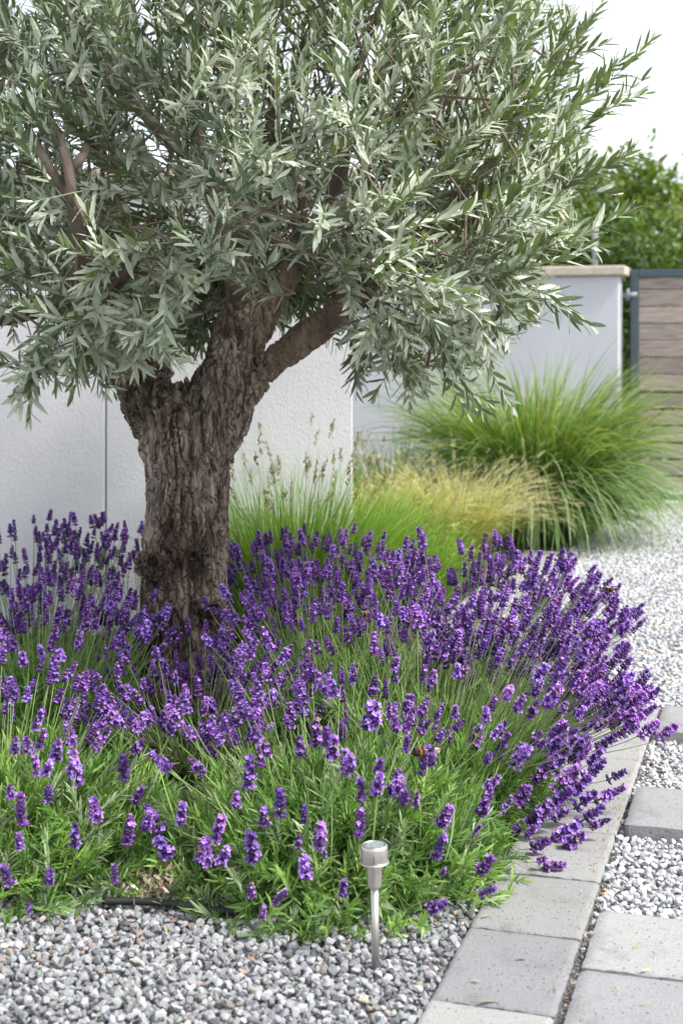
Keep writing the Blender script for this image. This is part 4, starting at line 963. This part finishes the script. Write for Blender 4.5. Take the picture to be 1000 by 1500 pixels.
FREE = [(890, 1165, 42, 62, 3.7), (905, 1058, 30, 62, 3.9), (925, 1068, 32, 60, 3.9), (868, 1192, 52, 55, 3.65), (835, 1215, 50, 58, 3.6), (800, 1232, 48, 60, 3.5), (792, 1190, 50, 40, 3.6), (768, 1160, 40, 30, 3.6), (816, 1268, 40, 80, 3.4), (795, 1258, 20, 60, 3.4),
        (845, 1228, 44, 58, 3.55), (873, 1125, 46, 48, 3.75), (850, 1100, 46, 42, 3.8), (830, 1142, 50, 40, 3.7), (795, 1128, 44, 30, 3.7), (760, 1105, 40, 20, 3.7), (735, 1092, 40, 22, 3.75), (700, 1075, 44, 20, 3.75), (905, 1135, 34, 62, 3.75), (860, 1170, 44, 50, 3.7), (815, 1175, 48, 45, 3.65),
        (780, 1215, 30, 40, 3.5), (740, 1180, 26, 35, 3.5), (845, 1155, 40, 46, 3.7), (818, 1110, 46, 30, 3.75), (780, 1090, 42, 24, 3.75), (880, 1205, 34, 65, 3.6), (825, 1190, 36, 58, 3.6), (752, 1215, 30, 50, 3.45), (910, 1030, 34, 50, 4.0), (890, 1085, 40, 50, 3.85)]
lavender('nearest lavender mound, leafy and sparsely flowered, right behind the solar light', (-.02, 3.47), .45, .28, 900, 75, (.27, .38), (.1, 1.0), (0, .08), fixR, 1, .3, long_=110)
lavender('front left lavender mound with scattered short flowers above the gravel', (-.84, 3.56), .50, .27, 880, 95, (.27, .38), (.1, .95), (0, .08), fixL, 2, .4, long_=50)
lavender('lavender arching far out over the paver row on the right', (.26, 3.95), .34, .28, 480, 330, (.34, .50), (.1, 1.1), (.16, 0), (), 3, .55, hs=(1.0, 1.5), azc=(.05, 1.05), free=FREE, long_=480)
lavender('dense purple lavender between the trunk and the arching plant', (.02, 4.35), .36, .32, 420, 205, (.34, .50), (.0, .85), (.05, .05), (), 4, .28, long_=420)
lavender('tall lavender whose spikes lean over the pale gravel path', (.38, 4.72), .34, .32, 330, 265, (.38, .54), (.0, .95), (.12, 0), (), 5, .35, hs=(1.0, 1.45), azc=(.5, 1.3))
lavender('lavender on the far right side of the trunk, in front of the seeding grass', (-.06, 5.05), .32, .30, 260, 190, (.36, .52), (.0, .6), (0, 0), (), 6, .4, hs=(.9, 1.3))
lavender('grey green lavender left of the trunk with a thick band of dark spikes', (-.90, 4.42), .36, .32, 420, 220, (.32, .46), (.0, .75), (0, .05), (), 7, .32, long_=220)
lavender('airy lavender in the left background against the white wall', (-1.10, 5.15), .34, .26, 220, 170, (.34, .56), (.0, .5), (0, 0), (), 8, .5, hs=(.9, 1.3), budp=.5)
lavender('upright lavender between the wall joint and the trunk', (-.72, 5.25), .24, .24, 140, 75, (.34, .56), (.0, .42), (0, 0), (), 9, .5, hs=(.9, 1.3), budp=.5)
lavender('flopped lavender heaped against the foot of the olive trunk', (-.43, 4.20), .24, .17, 200, 170, (.16, .34), (.0, .95), (0, .05), (), 10, 1.0, hs=(.95, 1.25), leafcol=[(.12, .15, .07), (.17, .16, .09), (.10, .15, .05)])

# ------------------------------------------------------------------ solar light
def solar():
    Y = 2.9; x = (550 - 500) / FPX * Y; root = empty('solar_light', (x, Y, 0)); tag(root, 'brushed steel solar stake light standing in the gravel', 'garden light')
    root.rotation_euler = (0, R(-.8), 0); root.scale = (.93, .93, 1)
    m, nt, B, N, L = mat('brushed_steel'); B.inputs['Metallic'].default_value = .92; B.inputs['Base Color'].default_value = (.56, .52, .50, 1)
    n = texnoise(N, L, 60, 3, .6, (1, 1, .03)); rr = ramp(N, L, n.outputs[0], [(.3, (.28,) * 3), (.7, (.48,) * 3)]); L.new(rr.outputs[0], B.inputs['Roughness'])
    n2 = texnoise(N, L, 4, 3); c = ramp(N, L, n2.outputs[0], [(.3, (.46, .42, .39)), (.7, (.68, .65, .62))]); L.new(c.outputs[0], B.inputs['Base Color'])
    z = .250
    lathe([(0, -.03), (.0084, -.03), (.0084, .165), (0, .165)], 32, mb=(q := MB())); q.build('pole', m, root)
    lathe([(.008, .160), (.0148, .162), (.0152, .166), (.0178, .206), (.0182, .2085), (.0176, .209), (.006, .209)], 48, mb=(q := MB())); q.build('lamp_collar', m, root)
    lathe([(.010, .2095), (.0300, .2095), (.0318, .2105), (.0322, .212), (.0300, .2135), (.010, .2135)], 64, mb=(q := MB())); q.build('rim', m, root)
    lathe([(.010, .214), (.0284, .214), (.0292, .2155), (.0295, .240), (.0288, .2445), (.0268, .2465), (.0232, .2468), (.0228, .2455)], 64, mb=(q := MB())); q.build('lamp_head', m, root)
    mg = simple('weathered_lens', (.20, .24, .24), .35, 0, .45, 120, 0, .4)
    lathe([(0, .2462), (.015, .2462), (.0226, .2458), (.0226, .244)], 48, mb=(q := MB())); q.build('solar_panel', mg, root)
    mb = MB(); a = R(-92); x1 = math.cos(a) * .0298; y1 = math.sin(a) * .0298
    boxmb(mb, (x1 - .0007, y1 - .0002, .2155), (x1 + .0007, y1 + .003, .232)); mb.build('seam', simple('dark_seam', (.05, .045, .04), .7), root, smooth=False)
solar()

# ------------------------------------------------------------------ drip hose and dry litter
mb = MB(); pts = spline([P(150, 1318, 3.2), P(205, 1326, 3.2), P(260, 1343, 3.18), P(315, 1358, 3.15), P(360, 1362, 3.14)], 8); pts[:, 2] = .018
tube(pts, .0085, 12, mb=mb); tag(mb.build('drip_hose', simple('black_rubber', (.012, .012, .012), .6)), 'black rubber drip hose in the gap between the two front lavenders', 'hose')
mb = MB(); n = 260; c = P(235, 1292, 3.28); c[2] = .03; pos = c + rng.normal(0, 1, (n, 3)) * [.035, .04, .015]; pos[:, 2] = np.maximum(pos[:, 2], .01)
strips(T4V, T4F, pos, nrm(rng.normal(size=(n, 3))), nrm(rng.normal(size=(n, 3))), rng.uniform(.010, .028, n), rng.uniform(.004, .010, n), rng.uniform(-.5, .8, n), cpick([(.42, .33, .24), (.30, .22, .15), (.55, .48, .38), (.2, .14, .1)], n), mb)
tag(mb.build('leaf_litter', tintmat('dry_leaf', .8)), 'dry brown leaf litter in the gap between the front lavenders', 'leaf litter', kind='stuff')
# brown leaf scrap and needles on the pavers
mb = MB(); n = 60; q = np.array([S(random.uniform(-.3, 1.6), random.uniform(-.03, .015), .014) for _ in range(n)])
strips(T4V, T4F, q, np.tile([*UX, 0.], (n, 1)) + rng.normal(0, .3, (n, 3)) * [1, 1, .1], np.tile([0, 0, 1.], (n, 1)), rng.uniform(.008, .03, n), rng.uniform(.0012, .003, n), np.zeros(n), cpick([(.25, .14, .07), (.36, .24, .14)], n), mb)
tag(mb.build('dry_debris', bpy.data.materials['dry_leaf']), 'dry brown plant scraps lying in the paver joint', 'debris', kind='stuff')

# olive leaves and petals that have dropped on the gravel and slabs
mb = MB(); q = []
for _ in range(50):
    y_ = random.uniform(2.7, 3.3); x_ = random.uniform(-.7, .75); z_ = .016
    if x_ > .25 + (y_ - 3.06) * .305: z_ = .0145
    q.append((x_, y_, z_))
q = np.array(q); n = len(q); dd = rng.normal(size=(n, 3)); dd[:, 2] *= .12; big = rng.random(n) < .45
strips(T4V, T4F, q, nrm(dd), nrm(rng.normal(0, .2, (n, 3)) + [0, 0, 1]), np.where(big, rng.uniform(.02, .045, n), rng.uniform(.004, .007, n)), np.where(big, .007, .004), rng.uniform(-.2, .2, n), np.where(big[:, None], cpick([(.34, .27, .14), (.25, .28, .14), (.42, .36, .22)], n), cpick([(.28, .14, .42), (.36, .26, .42)], n)), mb)
tag(mb.build('fallen_leaves', bpy.data.materials['dry_leaf']), 'dry olive leaves and lavender petals dropped on the front gravel', 'fallen leaves', kind='stuff')

# ------------------------------------------------------------------ bees
def bee(name, label, loc, L, cols, heading, pitch=0, fat=.5, fly=False):
    root = empty(name, loc); tag(root, label, 'bee'); root.rotation_euler = (pitch, 0, heading)
    V, F = ICO[3]
    def ell(nm, c, s, colf, rough=.8):
        W = V * np.array(s) * (1 + (noise(V * 14, 3)[:, None] - .5) * .12) + np.array(c); C = np.array([colf(v) for v in V]); mb = MB(); mb.add(W * L, F, C); return mb.build(nm, tintmat(nm + '_fuzz', rough), root)
    B0 = (.018, .013, .010)
    ell('abdomen', (-.28, 0, 0), (.34, fat * .55, fat * .52), lambda v: cols[0] if v[0] < -.45 else (cols[1] if .25 < v[0] < .65 else B0))
    ell('thorax', (.12, 0, .03), (.2, fat * .45, fat * .43), lambda v: cols[2] if v[0] > .1 or v[2] > .6 else B0)
    ell('head', (.36, 0, -.02), (.1, .13, .12), lambda v: B0, .4)
    for s in (1, -1):
        mb = MB(); W = np.array([(0.05, .1, 0), (-.1, .55, .0), (-.38, .85, 0), (-.62, .75, 0), (-.55, .45, 0), (-.2, .2, 0)]); 
        if not fly: W = np.array([(0.05, .1, 0), (-.25, .34, .0), (-.55, .42, 0), (-.75, .32, 0), (-.6, .2, 0), (-.2, .1, 0)])
        W[:, 1] *= s; W[:, 2] += .2 + (.1 if fly else .02); W2 = W - [0, 0, .008]; mb.add(np.vstack([W, W2]) * L, [(0, 1, 4, 5), (1, 2, 3, 4), (11, 10, 7, 6), (10, 9, 8, 7)], (.5, .42, .3))
        mb.build('wing', bpy.data.materials.get('wing') or simple('wing', (.45, .36, .24), .3), root, smooth=False)
        for k in range(3):
            x = .2 - k * .14; mb = MB(); tube(np.array([(x, .12 * s, -.1), (x - .03, .26 * s, -.14), (x - .08, .34 * s, -.34)]) * L, [.025 * L, .02 * L, .012 * L], 5, mb=mb, col=B0); mb.build('leg', bpy.data.materials['thorax_fuzz'], root)
q = hit_dome((-.02, 3.47), .44, .28, 611, 1102, 1.14)
bee('bumblebee', 'black bumblebee with an orange patch clinging to a front lavender spike', q, .033, [(.25, .12, .05), B_ := (.35, .16, .04), (.04, .03, .02)], R(200), 0, .8)
q = hit_dome((-.02, 3.47), .44, .28, 642, 1098, 1.14)
bee('bumblebee', 'pale banded bumblebee on the right side of the same lavender spike', q, .027, [(.62, .52, .40), (.5, .38, .2), (.05, .035, .02)], R(60), 0, .75)
bee('honeybee', 'small bee hovering at the tip of the outermost right lavender', P(889, 863, 4.4), .032, [(.05, .03, .02), (.38, .2, .06), (.3, .17, .06)], R(150), 0, .55, True)
bee('honeybee', 'orange brown bee among the dense spikes right of the trunk', P(537, 898, 3.98), .022, [(.35, .15, .04), (.4, .18, .05), (.3, .14, .05)], R(20), 0, .6)
print('done script')
